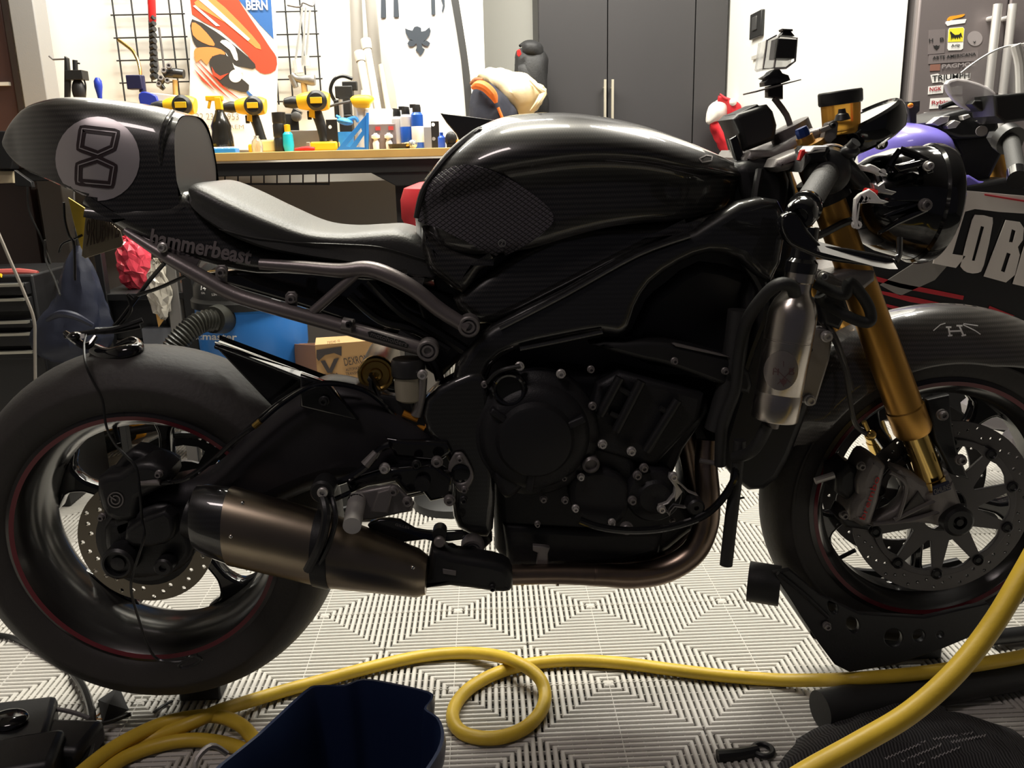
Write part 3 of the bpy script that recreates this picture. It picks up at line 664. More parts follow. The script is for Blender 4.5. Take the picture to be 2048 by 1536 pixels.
M('frame_foot',[slab([(925,1060),(975,1062),(985,1085),(960,1110),(935,1105)],1.33,.05,.008,1)],SB,bike)
lb=M('lower_frame_bolt',latheY([(.019,-.02),(.019,.002),(.017,.006),(.013,.006),(.012,.003),(.008,.004),(.006,.002),(0,.002)],P(945,1098,1.30),24),ALUD,bike)
for x,y,r,mt in((874,924,.0075,ALUD),(899,1001,.0075,ALUD),(769,937,.007,ALU),(766,1050,.006,ALUD),(833,929,.006,SB),(928,1000,.005,SB)): bolt(x,y,1.285,r,bike,mt)
M('peg_spring',latheY([(.012,-.03),(.012,.003),(0,.003)],P(845,968,1.28),16),SB,bike)
# --- subframe ---
sf=M('subframe',[
 pt([(250,462,1.36),(330,512,1.345),(400,552,1.34),(470,590,1.335),(560,618,1.33),(680,652,1.33),(780,680,1.325),(852,700,1.325)],[.005,.009,.0115,.0115,.0115,.0115,.0115,.011],5,14),
 pt([(520,528,1.34),(600,534,1.335),(680,541,1.33),(735,538,1.33),(780,552,1.325),(830,580,1.322),(880,620,1.32),(936,655,1.315)],[.008,.0095,.011,.0125,.013,.0125,.012,.011],5,14),
 pt([(625,624,1.33),(712,548,1.33)],.0075,1,12),
 slab([(255,465),(330,488),(400,520),(388,545),(330,520)],1.355,.012,.003)],SUBF,bike)
for x,y in((856,700),(938,652)):
    M('subframe_boss',latheY([(.0165,-.02),(.0165,.008),(.0145,.010),(.012,.010),(.0115,.004),(.009,.004),(.009,.009),(.006,.009),(.005,.005),(0,.005)],P(x,y,1.315),28),ALUD,sf)
M('subframe_lug',[pt([(686,648,1.32),(706,652,1.318)],.011,1,14)],ALUD,sf); bolt(698,649,1.309,.0045,sf,SB)
for x,y in((443,545),(583,598)):
    M('fairing_tab',[slab([(x-13,y+22),(x-13,y-8),(x-7,y-15),(x+6,y-15),(x+12,y-8),(x+10,y+22)],1.335,.006,.002,1)],ALUD,sf); bolt(x,y,1.333,.0065,sf,ALUD)
bolt(325,495,1.338,.006,sf,ALU)
tg=M('name_plate',[slab([(735,664),(743,662),(808,683),(818,690),(815,697),(738,674)],1.308,.003,.0005,1)],BLK,sf,label='small black motoholders name plate')
M('name_lettering',textpx('motoholders',(741,672),(813,694),9,1.3065,.0003,up=(743,663)),ALUD,tg,smooth=False)
# undertray clutter below the tail
M('undertray',[slab([(400,548),(560,535),(700,545),(790,560),(870,600),(920,650),(880,690),(800,672),(700,648),(600,615),(480,580)],1.42,.09,.008,1)],GB,bike)
M('inner_loom',[pt([(700,590,1.37),(760,640,1.37),(830,660,1.37),(900,700,1.36)],.007,5,8),pt([(740,560,1.38),(800,620,1.37),(850,650,1.36),(930,700,1.36),(960,730,1.35)],.009,5,8),pt([(800,665,1.37),(840,690,1.36),(870,730,1.36),(880,760,1.35)],.008,5,8)],BLKS,bike)
M('battery_box',[slab([(820,560),(930,600),(985,655),(930,710),(880,760),(850,740),(830,700),(850,660)],1.40,.08,.01,1)],SB,bike)
# gold shock reservoir
sr=M('shock_reservoir',[tube([P(752,748,1.36),P(768,710,1.50)],.0285,1,32)],mat('dark_gold_canister',(.3,.26,.2),.3,.9),bike)
a=P(752,749,1.36);b=P(768,710,1.5);ax=(a-b).normalized()
M('reservoir_end_cap',lathe([(.0295,-.01),(.0295,.0),(.0275,.004),(.024,.004),(.021,.001),(.011,.001),(.009,.004),(.005,.005),(.004,.002),(0,.002)],a,ax,36),BRASS,sr)
# rear brake reservoir
rv=M('brake_reservoir',lathe([(.0,-.022),(.016,-.022),(.022,-.018),(.0235,.0),(.0235,.024),(0,.024)],P(819,775,1.335),(0.02,0,1),28),RESV,bike)
M('reservoir_cap',lathe([(.025,.0),(.0265,.002),(.0265,.024),(.024,.028),(0,.028)],P(817,752,1.335),(0.02,0,1),28),BLK,rv)
M('reservoir_hose',pt([(822,797,1.335),(828,820,1.335),(818,836,1.34),(800,830,1.35),(780,815,1.37)],.006,5,10),GB,bike)
M('reservoir_bracket',[pt([(846,745,1.32),(843,790,1.325),(832,830,1.33)],[.007,.0075,.009],2,12)],ALUD,bike); bolt(845,750,1.312,.0065,bike,ALU)
M('banjo_fitting',[pt([(806,826,1.33),(836,838,1.33)],.006,1,10),pt([(812,835,1.34),(850,858,1.33)],.004,2,8)],mat('orange_fitting',(.6,.25,.03),.35,.5),bike)
M('linkage_arm',[slab([(560,775),(815,760),(830,775),(828,800),(740,800)],1.50,.03,.003),pt([(720,760,1.46),(800,772,1.42)],.008,1,8)],SB,bike)
M('shock_body',[pt([(770,900,1.46),(840,800,1.46)],.03,1,20)],SB,bike)
# licence plate under the tail
pl=M('licence_plate',[slab([(172,418),(180,412),(240,462),(246,486),(242,494),(170,517),(163,512)],1.52,.004,.001,1)],mat('worn_plate',(.34,.29,.2),.45,.4,var=.2),bike,label='worn metal licence plate')
M('plate_lettering',textpx('9RUBWZ',(172,494),(240,474),30,1.515,.002,up=(174,440)),mat('plate_letters',(.09,.06,.04),.5),pl,smooth=False)
M('plate_backing',[slab([(136,395),(172,418),(170,512),(160,492),(146,440)],1.53,.004,.001,1)],mat('yellow_plate',(.7,.5,.05),.5),bike,label='yellow plate holder sheet')
M('plate_wire',[pt([(128,405,1.5),(130,440,1.5),(138,470,1.5),(148,490,1.5),(150,560,1.52)],.0022,5,6),pt([(165,470,1.53),(148,478,1.53),(125,488,1.53),(118,505,1.53)],.002,5,6)],BLKS,bike)
# tail wiring hanging down with a taped bundle over the tyre
M('tail_harness',[pt([(330,525,1.42),(300,560,1.44),(270,600,1.45),(240,640,1.45),(228,652,1.45)],.0035,5,8),pt([(370,552,1.42),(320,575,1.43),(275,590,1.44)],.003,5,8),
 pt([(270,600,1.45),(255,590,1.45),(262,620,1.45),(240,650,1.45)],.003,5,8),pt([(285,640,1.45),(240,655,1.44),(200,662,1.43),(160,668,1.43),(130,672,1.43)],.0045,5,8),pt([(280,650,1.45),(230,660,1.44),(190,662,1.43)],.006,5,8),
 pt([(175,665,1.43),(168,690,1.40),(172,730,1.36),(185,760,1.35),(205,800,1.34),(212,850,1.33),(228,885,1.30),(252,912,1.27),(272,935,1.26),(280,985,1.25),(284,1040,1.25),(288,1075,1.24),(268,1140,1.24),(262,1180,1.24),(275,1230,1.26),(295,1290,1.28),(315,1318,1.285),(345,1324,1.28),(372,1322,1.28)],.0022,6,6),
 pt([(372,1322,1.28),(385,1312,1.275),(402,1318,1.275),(388,1330,1.275),(366,1336,1.275),(360,1328,1.275),(395,1310,1.275)],.003,5,6)],BLKS,bike)
M('harness_bundle',[pt([(190,700,1.44),(215,712,1.42),(250,708,1.41),(272,700,1.42),(276,688,1.44),(262,680,1.45),(235,690,1.45)],[.011,.014,.015,.012,.008,.006,.004],5,12),pt([(130,665,1.43),(150,680,1.42),(175,692,1.42),(192,672,1.43)],[.004,.006,.006,.004],5,8),ball(P(150,672,1.42),(.012,.012,.007))],GB,bike)
M('harness_tag',[slab([(156,670),(168,668),(169,676),(158,679)],1.415,.002,.0003)],WHT,bike)
# rear stand cradle under the tyre is separate
# --- front fork ---
FD=1.372
def fork(D,tag_):
    s=P(1610,285,D)-P(1610,285,1.372) if 0 else None
    up0=P(1618,300,1.372);lo=P(1828,865,1.372);e=P(1862,958,1.372); dy=Vector((0,D-1.372,0))
    ax=(lo-up0).normalized(); L=(lo-up0).length
    f=M('fork_tube',lathe([(0,0),(.0255,0),(.0255,.38*L),(.0275,.40*L),(.0275,.62*L),(.0285,.64*L),(.0292,.90*L),(.0310,.905*L),(.0312,.985*L),(.028,L),(0,L)],up0+dy,ax,36),GOLD,bike,label='gold anodised fork tube')
    M('fork_slider',lathe([(.022,L-.01),(.022,L+.085),(.0215,L+.085),(.0215,L+.088),(.0235,L+.088),(.0235,L+.125),(0,L+.125)],up0+dy,ax,36),GOLDC,bike,label='polished gold fork slider')
    M('fork_cap',lathe([(.0,-.022),(.013,-.022),(.0135,-.01),(.026,-.009),(.027,0),(.027,.012),(0,.012)],up0+dy,ax,32),GOLD,bike)
    M('fork_adjuster',lathe([(0,-.036),(.009,-.036),(.0105,-.032),(.0105,-.02),(0,-.02)],up0+dy,ax,8),BLUEA,bike)
    return up0+dy,ax,L
u1,axf,Lf=fork(1.372,'near'); u2_,_,_=fork(1.575,'far')
# fork foot
ft=M('fork_foot',[slab([(1796,935),(1830,948),(1860,965),(1900,945),(1912,985),(1915,1010),(1938,1035),(1930,1062),(1880,1055),(1840,1048),(1745,1055),(1740,1044),(1790,1020),(1815,985),(1790,945)],1.355,.035,.010,2,res=3),
  tube([u1+axf*(Lf+.105),u1+axf*(Lf+.165)],.030,1,28)],mat('cast_foot',(.24,.22,.21),.45,.3,bump=.15,bscale=400),bike,label='cast grey fork foot')
M('foot_pocket',[slab([(1797,1035),(1838,983),(1856,1012),(1838,1025)],1.350,.006,.002,1)],mat('cast_recess',(.08,.075,.07),.5,.6),ft)
for pts in([(1797,1035),(1812,970),(1780,944)],[(1745,1048),(1820,1040),(1880,1022)],[(1788,1040),(1850,1010),(1880,995)]): M('foot_rib',pt([(x,y,1.350) for x,y in pts],.004,4,8),ALUD,ft)
bd=M('maker_badge',[slab([(1866,974),(1898,962),(1903,979),(1868,991)],1.337,.004,.0008,1)],mat('badge_dark_blue',(.02,.025,.06),.4),ft)
M('badge_lettering',textpx('OHLINS',(1869,989),(1901,977),11,1.3355,.0004),ALUD,bd,smooth=False)
ax0=P(1913,1040,1.34)
M('axle_nut',latheY([(.026,-.03),(.026,.008),(.021,.012),(.012,.012),(.011,.004),(.006,.004),(.006,.012),(0,.012)],ax0,32),SB,bike)
# front disc
FDC=Vector((P(1893,1010,1.41).x,1.41,AXF.z-.004)); FDC.x=AXF.x-.0
disc('front_brake_disc',FDC,1.405,.16,.128,60,bike,DISCF,.0028)
def carrier():
    out=arc((0,0),.128,0,2*PI,60)[:-1]; hs=[]
    for k in range(10):
        a=2*PI*k/10
        def q(r,t): return (r*math.cos(a+t),r*math.sin(a+t))
        hs.append([q(.062,.05),q(.113,.24),q(.117,.12),q(.118,0),q(.117,-.12),q(.113,-.24),q(.062,-.05)])
    hs.append(arc((0,0),.04,0,2*PI,30)[:-1])
    return xz_slab([out]+hs,FDC,1.40,.006,.001)
cr=M('front_disc_carrier',carrier(),mat('carrier_grey',(.10,.095,.095),.5,.4),bike)
for k in range(10):
    a=2*PI*(k+.5)/10; M('disc_bobbin',latheY([(.010,-.004),(.010,.006),(.007,.008),(.005,.005),(0,.005)],Vector((FDC.x+.123*math.cos(a),1.40,FDC.z+.123*math.sin(a))),18),SB,cr)
# front disc far side
disc('front_brake_disc',Vector((FDC.x,1.55,FDC.z)),1.55,.16,.128,30,bike,DISCF,.003)
# brembo caliper
fc=M('front_caliper',[slab([(1736,922),(1752,915),(1772,930),(1772,950),(1745,1052),(1712,1047),(1698,1040),(1705,1005),(1718,990),(1716,965)],1.345,.07,.012,2,res=3)],ALUD,bike,label='grey radial front brake caliper')
M('caliper_lettering',textpx('brembo',(1729,1040),(1760,955),9.5,1.343,.0006,up=(1719,1037)),RED,fc,smooth=False)
M('caliper_body',[slab([(1675,950),(1700,930),(1720,940),(1716,990),(1702,1005),(1690,1000),(1672,985)],1.36,.07,.01,1),slab([(1690,1020),(1700,1035),(1745,1052),(1738,1062),(1692,1056),(1680,1040)],1.36,.05,.006,1)],SB,fc)
for x,y in((1722,932),(1688,1030)): bolt(x,y,1.345,.006,fc,ALUD)
M('pad_pin',pt([(1630,962,1.37),(1668,950,1.37)],.006,1,10),ALU,bike)
M('banjo_bolt',[ball(P(1741,870,1.33),(.009,.009,.009)),pt([(1735,860,1.33),(1728,843,1.33)],.004,1,8)],BRASS,bike)
M('brake_hose',[pt([(1640,640,1.36),(1668,680,1.34),(1690,740,1.33),(1700,800,1.33),(1712,850,1.33),(1740,872,1.33)],.004,6,8),pt([(1650,640,1.35),(1672,676,1.33),(1688,720,1.33),(1705,780,1.33)],.0035,6,8)],mat('hose_sleeve',(.09,.085,.08),.3,.4),bike)
for x,y in((1885,830),(1922,920)): bolt(x,y,1.345,.0075,bike,ALUD)
M('caliper_bracket',[slab([(1855,800),(1900,790),(1905,850),(1915,900),(1940,960),(1905,950),(1870,880)],1.36,.02,.004,1)],SB,bike)
# fender
def fender(a0,a1,R,hw,c,n=40):
    rings=[]
    for i in range(n+1):
        t=a0+(a1-a0)*i/n; f=i/n; h=hw*(1-.55*max(0,(f-.75)/.25)**2)*(1-.4*max(0,(.12-f)/.12)); d=.085*(1-.5*max(0,(f-.7)/.3))
        pr=[]
        for j in range(17):
            u=-1+2*j/16; rr=R-d*abs(u)**3.2; pr.append(Vector((c.x+math.cos(t)*rr,c.y+u*h,c.z+math.sin(t)*rr)))
        for j in range(16,-1,-1):
            u=-1+2*j/16; rr=R-.004-d*abs(u)**3.2; pr.append(Vector((c.x+math.cos(t)*rr,c.y+u*(h-.003),c.z+math.sin(t)*rr)))
        rings.append(pr)
    return loftrings(rings)
fen=M('front_fender',fender(math.radians(158),math.radians(42),.345,.078,AXF),carbon('fender_carbon',(.04,.037,.034),(.12,.11,.1)),bike,ang=60)
def lines(L,w):
    V=[];F=[]
    for l in L:
        g=ribbon(l,w,False,3);o=len(V);V+=g[0];F+=[tuple(i+o for i in f) for f in g[1]]
    return (V,F)
stickers('fender_lettering',lines([[(1896,655),(1899,671)],[(1918,653),(1926,671)],[(1898,663),(1922,662)],[(1891,655),(1902,655)],[(1912,652),(1924,652)],[(1895,672),(1904,671)],[(1922,672),(1931,670)]],3.4),[fen],WHT,bike,off=.0015,label='white letter H')
for ln in([(1866,662),(1880,650),(1890,647)],[(1925,650),(1950,662),(1960,669)],[(1926,648),(1955,652)]): stickers('fender_line',lines([ln],2),[fen],WHT,bike,off=.0015)
# lower triple clamp
M('lower_clamp',[slab([(1666,548),(1700,540),(1752,543),(1752,562),(1728,582),(1715,586),(1670,568)],1.335,.06,.008,1),slab([(1666,548),(1700,540),(1752,543),(1752,562),(1728,582),(1715,586),(1670,568)],1.40,.17,.008,1)],ALUD,bike,label='grey lower triple clamp')
M('top_clamp',[slab([(1490,330),(1540,318),(1590,330),(1640,310),(1652,262),(1640,255),(1600,270),(1550,300),(1500,300)],1.40,.18,.01,2),slab([(1555,318),(1640,288),(1650,300),(1650,318),(1560,345)],1.345,.06,.012,2)],ALUD,bike,label='grey cast top clamp')
M('steering_nut',tube([P(1580,292,1.46),P(1566,258,1.46)],.024,1,28),ALUD,bike)
M('ignition_switch',tube([P(1600,300,1.46),P(1580,250,1.46)],.03,1,28),ALUD,bike)
M('clipon_clamp',[tube([u1+axf*.045,u1+axf*.085],.036,1,28),slab([(1640,300),(1680,290),(1690,330),(1680,350),(1650,340)],1.33,.03,.006)],SB,bike)
# black switch box and tank front tower
M('ignition_box',[slab([(1466,238),(1478,226),(1536,208),(1548,222),(1556,250),(1552,280),(1500,300),(1488,300),(1478,262)],1.42,.10,.008,1)],BLK,bike)
M('ignition_cap',[slab([(1472,228),(1515,208),(1520,212),(1478,236)],1.43,.07,.003,1)],BLK,bike)
M('tower_bracket',[slab([(1460,278),(1474,270),(1482,290),(1492,320),(1498,345),(1486,345),(1470,312)],1.42,.02,.003,1)],GB,bike)
# black frame head mass visible between tank nose and clamp
M('head_shroud',[slab([(1470,345),(1500,318),(1560,325),(1585,360),(1575,440),(1540,470),(1500,440)],1.39,.14,.02,2)],SB,bike)
# tachometer
ta=P(1815,228,1.42);tb=P(1650,288,1.42)
tc=P(1730,262,1.42); tax=(Vector((-.32,0,.94))).normalized()
tax=Vector((P(1712,225,1.42)-P(1733,275,1.42))).normalized()
M('tachometer',lathe([(0,-.022),(.045,-.022),(.058,-.016),(.064,-.004),(.066,.012),(.0645,.02),(.060,.024),(.058,.021),(0,.021)],tc,tax,48),GB,bike)
M('tachometer_cup',[ball(P(1678,300,1.40),(.028,.03,.033))],BLK,bike)
# amber reservoir
ar=P(1682,236,1.385); aax=(P(1680,180,1.385)-ar).normalized()
rsv=M('clutch_reservoir',lathe([(0,-.024),(.024,-.024),(.0275,-.02),(.029,.022),(0,.022)],ar,aax,32),AMB,bike,label='clear reservoir of amber fluid')
M('reservoir_lid',lathe([(0,.020),(.031,.020),(.0325,.023),(.0325,.038),(.031,.040),(0,.040)],ar,aax,36),BLK,rsv)
M('reservoir_bung',lathe([(0,-.012),(.012,-.010),(.009,-.002),(.006,0),(.005,.006),(0,.006)],P(1684,226,1.35),aax,20),BLK,bike)
M('reservoir_stay',[slab([(1656,246),(1672,238),(1678,246),(1674,275),(1660,288),(1646,282)],1.36,.02,.003,1),pt([(1640,262,1.36),(1665,252,1.36)],.004,1,8)],ALUD,bike); bolt(1664,251,1.358,.004,bike,SB)
# --- right grip, switchgear, lever and guard ---
g0=P(1658,338,1.33);g1=P(1612,412,1.17);gd=(g1-g0).normalized()
gs=[]; L=(g1-g0).length
prof=[(0,0)]
for i in range(0,23): prof.append((.0172+(.0007 if i%2 else -.0004)+.002*math.exp(-((i-0)/2.5)**2),L*(i+.5)/23))
prof.append((0,L))
M('handgrip',lathe(prof,g0,gd,28),GRIP,bike,label='grey rubber handgrip')
M('handlebar',tube([P(1650,325,1.37),g0+gd*.02],.0145,1,20),SB,bike)
M('throttle_flange',lathe([(0,-.01),(.031,-.01),(.034,-.006),(.034,.010),(.031,.014),(.027,.016),(.024,.018),(0,.018)],g0+gd*.008,gd,36),BLK,bike)
M('throttle_ring',lathe([(.0325,-.004),(.0345,-.003),(.035,.003),(.0335,.004)],g0+gd*-.012,gd,36,caps=False),ALU,bike)
sg=M('switchgear',[slab([(1614,305),(1625,291),(1660,290),(1663,298),(1658,312),(1665,330),(1625,325),(1606,345)],1.30,.07,.008,1)],BLK,bike)
M('switch_face',[slab([(1618,303),(1628,292),(1656,291),(1652,303),(1620,307)],1.292,.05,.004,1)],WHT,sg,label='switchgear top, lit look painted white')  # white slab gives the black switchgear top its lit look
M('kill_switch',[slab([(1604,300),(1611,298),(1612,306),(1602,322),(1598,320)],1.30,.012,.002)],RED,sg,label='red kill switch')
be=g1+gd*.0
M('bar_end',lathe([(0,-.002),(.021,-.002),(.0225,.003),(.0225,.012),(.019,.016),(.0205,.020),(.0205,.040),(.017,.045),(.011,.046),(.009,.042),(.004,.042),(0,.043)],be,gd,32),GB,bike)
ga=M('lever_guard',[slab([(1564,440),(1575,426),(1592,424),(1606,436),(1618,460),(1640,486),(1650,492),(1700,498),(1770,512),(1790,518),(1797,526),(1792,536),(1770,536),(1700,528),(1650,520),(1610,505),(1580,490),(1566,465)],1.125,.022,.006,2,res=3)],GB,bike)
def bevel_bar(p,h,w):
    # bar with a face tilted up toward the viewer side
    V=[]
    for a in p: V+=[a+Vector((0,0,-h)),a+Vector((0,w,h*.6)),a+Vector((0,w,-h))]
    n=len(p);F=[(0,1,2),(3*n-1,3*n-2,3*n-3)]
    for i in range(n-1):
        k=3*i
        for a,b in((0,1),(1,2),(2,0)): F.append((k+a,k+3+a,k+3+b,k+b))
    return (V,F)
M('guard_reflection',bevel_bar([P(x,y,1.112) for x,y in((1642,492),(1700,507),(1752,521),(1780,526),(1797,526))],.0078,.024),mat('guard_reflection_metal',(.85,.84,.82),.3,.8),ga,label='pale metal strip standing in for a reflection on the lever guard')  # pale metal strip stands in for the reflection along the black guard
M('guard_tip',[pt([(1790,525,1.13),(1798,510,1.14),(1799,476,1.155)],.004,3,8)],GB,ga)
# brake lever
M('brake_lever',[slab([(1712,447),(1708,440),(1711,398),(1720,388),(1740,378),(1752,386),(1762,398),(1780,404),(1768,408),(1738,406),(1722,408),(1718,440),(1724,452),(1720,458),(1712,457)],1.24,.010,.003,1,holes=[pcirc(1716,450,4,10),[(1722,403),(1724,399),(1726,402)],[(1730,401),(1732,398),(1734,400)],[(1738,400),(1740,396),(1743,399)]])],WHT,bike,label='white drilled brake lever')
M('lever_joint',[slab([(1745,366),(1757,372),(1768,364),(1772,378),(1794,384),(1785,390),(1762,386),(1748,378)],1.25,.012,.002,1)],ALU,bike)
M('adjuster_wheel',[pt([(1728,384,1.25),(1752,388,1.25)],.006,1,10)],RED,bike,label='red lever adjuster')
M('master_cylinder',[slab([(1690,300),(1720,330),(1745,360),(1750,380),(1720,380),(1690,350),(1676,330)],1.30,.05,.008,1)],SB,bike)
M('master_cap',[slab([(1720,329),(1733,332),(1742,328),(1752,332),(1768,342),(1777,348),(1775,353),(1760,350),(1745,345),(1728,341)],1.27,.014,.003,1,holes=[pcirc(1765,345,3.5,10)])],WHT,bike,label='pale clamp of the brake master cylinder')
M('mirror_stub',[pt([(1697,300,1.30),(1712,284,1.29)],.008,1,14),ball(P(1700,303,1.30),(.014,.012,.01))],BLK,bike)
M('stub_collar',[pt([(1690,293,1.31),(1698,303,1.305)],.006,1,10)],ALU,bike)
# --- headlight bowl ---
hl=P(1826,406,1.44)
M('headlight_bowl',lathe([(0,-.125),(.02,-.122),(.045,-.108),(.066,-.085),(.082,-.05),(.0895,-.015),(.0915,.012),(.094,.014),(.096,.022),(.093,.034),(.086,.040),(0,.045)],hl,(.985,0,-.12),56),GB,bike,ang=50)
M('headlight_rim',lathe([(.0925,.006),(.0965,.01),(.0975,.022),(.094,.034)],hl,(.985,0,-.12),56,caps=False),GB,bike)
M('headlight_bracket',[slab([(1786,400),(1862,400),(1866,410),(1858,424),(1800,450),(1760,470),(1760,464),(1800,436),(1838,418),(1840,410),(1770,436),(1770,430),(1834,406)],1.33,.012,.004,1),slab([(1790,332),(1836,322),(1848,318),(1862,322),(1870,345),(1855,350),(1848,332),(1800,345)],1.335,.03,.004,1),pt([(1800,300,1.37),(1830,310,1.36),(1855,322,1.35)],.006,3,8),pt([(1800,300,1.37),(1782,325,1.37),(1775,345,1.37)],.005,3,8)],GB,bike)
bolt(1857,332,1.33,.006,bike,ALU); bolt(1851,410,1.326,.008,bike,ALUD)
M('headlight_loom',[pt([(1740,330,1.4),(1752,345,1.39),(1760,370,1.38),(1755,400,1.38)],.005,4,8)],BLKS,bike)
M('switch_cable',[pt([(1650,470,1.38),(1700,500,1.36),(1740,520,1.36)],.005,4,8)],BLKS,bike)
M('switch_cable',[pt([(1600,480,1.33),(1640,470,1.33),(1690,445,1.33),(1720,440,1.33)],.006,4,8)],BLKS,bike)
# --- stainless catch can ---
c0=P(1548,836,1.245);c1=P(1600,546,1.245);ca=(c1-c0).normalized();CL=(c1-c0).length
can_=M('catch_can',lathe([(0,0),(.0345,0),(.0352,.002),(.0352,.040),(.0346,.041),(.0346,.043),(.0352,.044),(.0352,.12),(.0347,.1205),(.0347,.1225),(.0352,.123),(.0352,.155),(.034,.165),(.029,.178),(.022,.188),(.0195,.195),(.0195,.205),(.021,.207),(.021,.222),(.0195,.224),(0,.224)],c0,ca,48),STE,bike,label='brushed stainless steel catch can')
M('can_cap',lathe([(0,.22),(.0225,.22),(.0225,.235),(.018,.24),(.016,.285),(0,.285)],c0,ca,28),GB,can_)
st=stickers('can_sticker',star(pcirc(1562,741,34,28,ry=40,a=.15),(1562,741),8,1),[can_],mat('clear_sticker',(.33,.3,.28),.3,.8),can_,off=.0008)
V=[];F=[]
for ch,x in(('H',1546),('B',1577)):
    q=text2px(ch,(x,749),(x+11,750),13); o=len(V);V+=q[0];F+=[tuple(i+o for i in f) for f in q[1]]
q=lines([[(1567,722),(1567,733)],[(1550,735),(1580,765)],[(1588,735),(1555,768)]],1.4);o=len(V);V+=q[0];F+=[tuple(i+o for i in f) for f in q[1]]
q=([(1559,757),(1563,760),(1567,757),(1571,760),(1575,757),(1572,766),(1568,769),(1567,774),(1565,769),(1561,765)],[tuple(range(10))]);o=len(V);V+=q[0];F+=[tuple(i+o for i in f) for f in q[1]]
stickers('sticker_print',(V,F),[can_],mat('dark_print',(.1,.05,.05),.5),st,off=.0014)
M('can_fitting',lathe([(0,-.015),(.009,-.015),(.010,-.004),(.012,-.002),(.012,0),(0,0)],c0,ca,16),ALUD,can_)
M('can_hose',[pt([(1535,850,1.245),(1520,880,1.25),(1500,905,1.27),(1470,915,1.30)],.0095,5,12),pt([(1590,600,1.235),(1585,575,1.225),(1560,568,1.225),(1530,590,1.24),(1495,640,1.27),(1480,700,1.30),(1470,780,1.31),(1445,850,1.32),(1440,930,1.33)],.0095,7,12)],RUBS,bike)
M('can_hose',[pt([(1630,565,1.27),(1660,580,1.26),(1690,590,1.25),(1700,565,1.25),(1730,600,1.25),(1742,630,1.25),(1735,645,1.25),(1700,635,1.26),(1650,605,1.28),(1640,590,1.28)],.0085,6,12)],RUBS,bike)
rp=M('radiator_end_plate',[slab([(1628,655),(1668,660),(1660,720),(1632,811),(1595,806),(1600,760)],1.34,.03,.004,1)],mat('grey_plate',(.28,.26,.24),.4,.8),bike,label='flat grey metal end plate')
for x,y,mt in((1654,673,ALU),(1620,801,ALU),(1618,698,SB),(1594,795,SB)): bolt(x,y,1.334,.0075 if mt is ALU else .004,rp,mt)
M('radiator',[slab([(1500,560),(1640,600),(1650,720),(1610,850),(1560,960),(1500,985),(1450,930),(1440,880),(1470,780),(1490,650)],1.37,.17,.015,2)],SB,bike)
M('radiator_hose',pt([(1480,620,1.35),(1470,700,1.35),(1455,780,1.35),(1430,860,1.35)],.019,5,16),RUBS,bike)
M('hose_bracket',[slab([(1620,548),(1640,540),(1662,552),(1700,570),(1700,580),(1650,572)],1.29,.02,.004,1)],ALUD,bike); bolt(1646,552,1.285,.006,bike,ALU)
M('fork_stay',[slab([(1650,570),(1690,590),(1700,620),(1680,660),(1650,650),(1640,610)],1.33,.03,.006,1)],SB,bike)
# ---------------- workbench ----------------
BZ=1.03; BF=2.85
def bx(x,D): return P(x,298,D).x
def BP(x,D): return Vector((bx(x,D),D,BZ))
wood=mat('plywood_edge',(.62,.38,.12),.45,var=.25,vscale=12)
wb=T('workbench','long workbench with a plywood top and black steel frame against the white wall','workbench',(-.8,3.1,0))
xL,xR=-2.2,bx(1075,BF)
M('bench_top',[box(((xL+xR)/2,(BF+YW-.04)/2,BZ-.013),(xR-xL,YW-.04-BF,.026))],wood,wb,bevel=.002)
M('front_rail',[box(((xL+xR)/2,BF+.03,BZ-.052),(xR-xL,.03,.04))],BLK,wb,bevel=.003)
for x in(738,864):
    c=P(x,345,BF+.05).x
M('corner_bracket',[slab([(738,322),(868,318),(858,346),(838,370),(792,372),(742,346)],BF+.02,.05,.003)],BLK,wb)
for x in(805,-120): M('leg',[box((P(x,345,BF+.08).x,BF+.09,(BZ-.05)/2),(.05,.05,BZ-.07))],BLK,wb,bevel=.004)
M('leg',[box((xR-.03,BF+.09,(BZ-.05)/2),(.05,.05,BZ-.07))],BLK,wb,bevel=.004)
wr=[]
for i in range(12): 
    a=P(372+i*26,334,BF+.05); b=P(372+i*26,370,BF+.05); wr.append(tube([a,b],.0025,1,6))
for y in(335,368): wr.append(tube([P(372,y,BF+.05),P(372+11*26,y,BF+.05)],.003,1,6))
for i in(0,5,11):
    a=P(372+i*26,334,BF+.05); wr.append(tube([a,Vector((a.x,a.y,BZ-.04))],.0025,1,6))
M('wire_rack',wr,BLK,wb,label='black wire rack under the bench top')
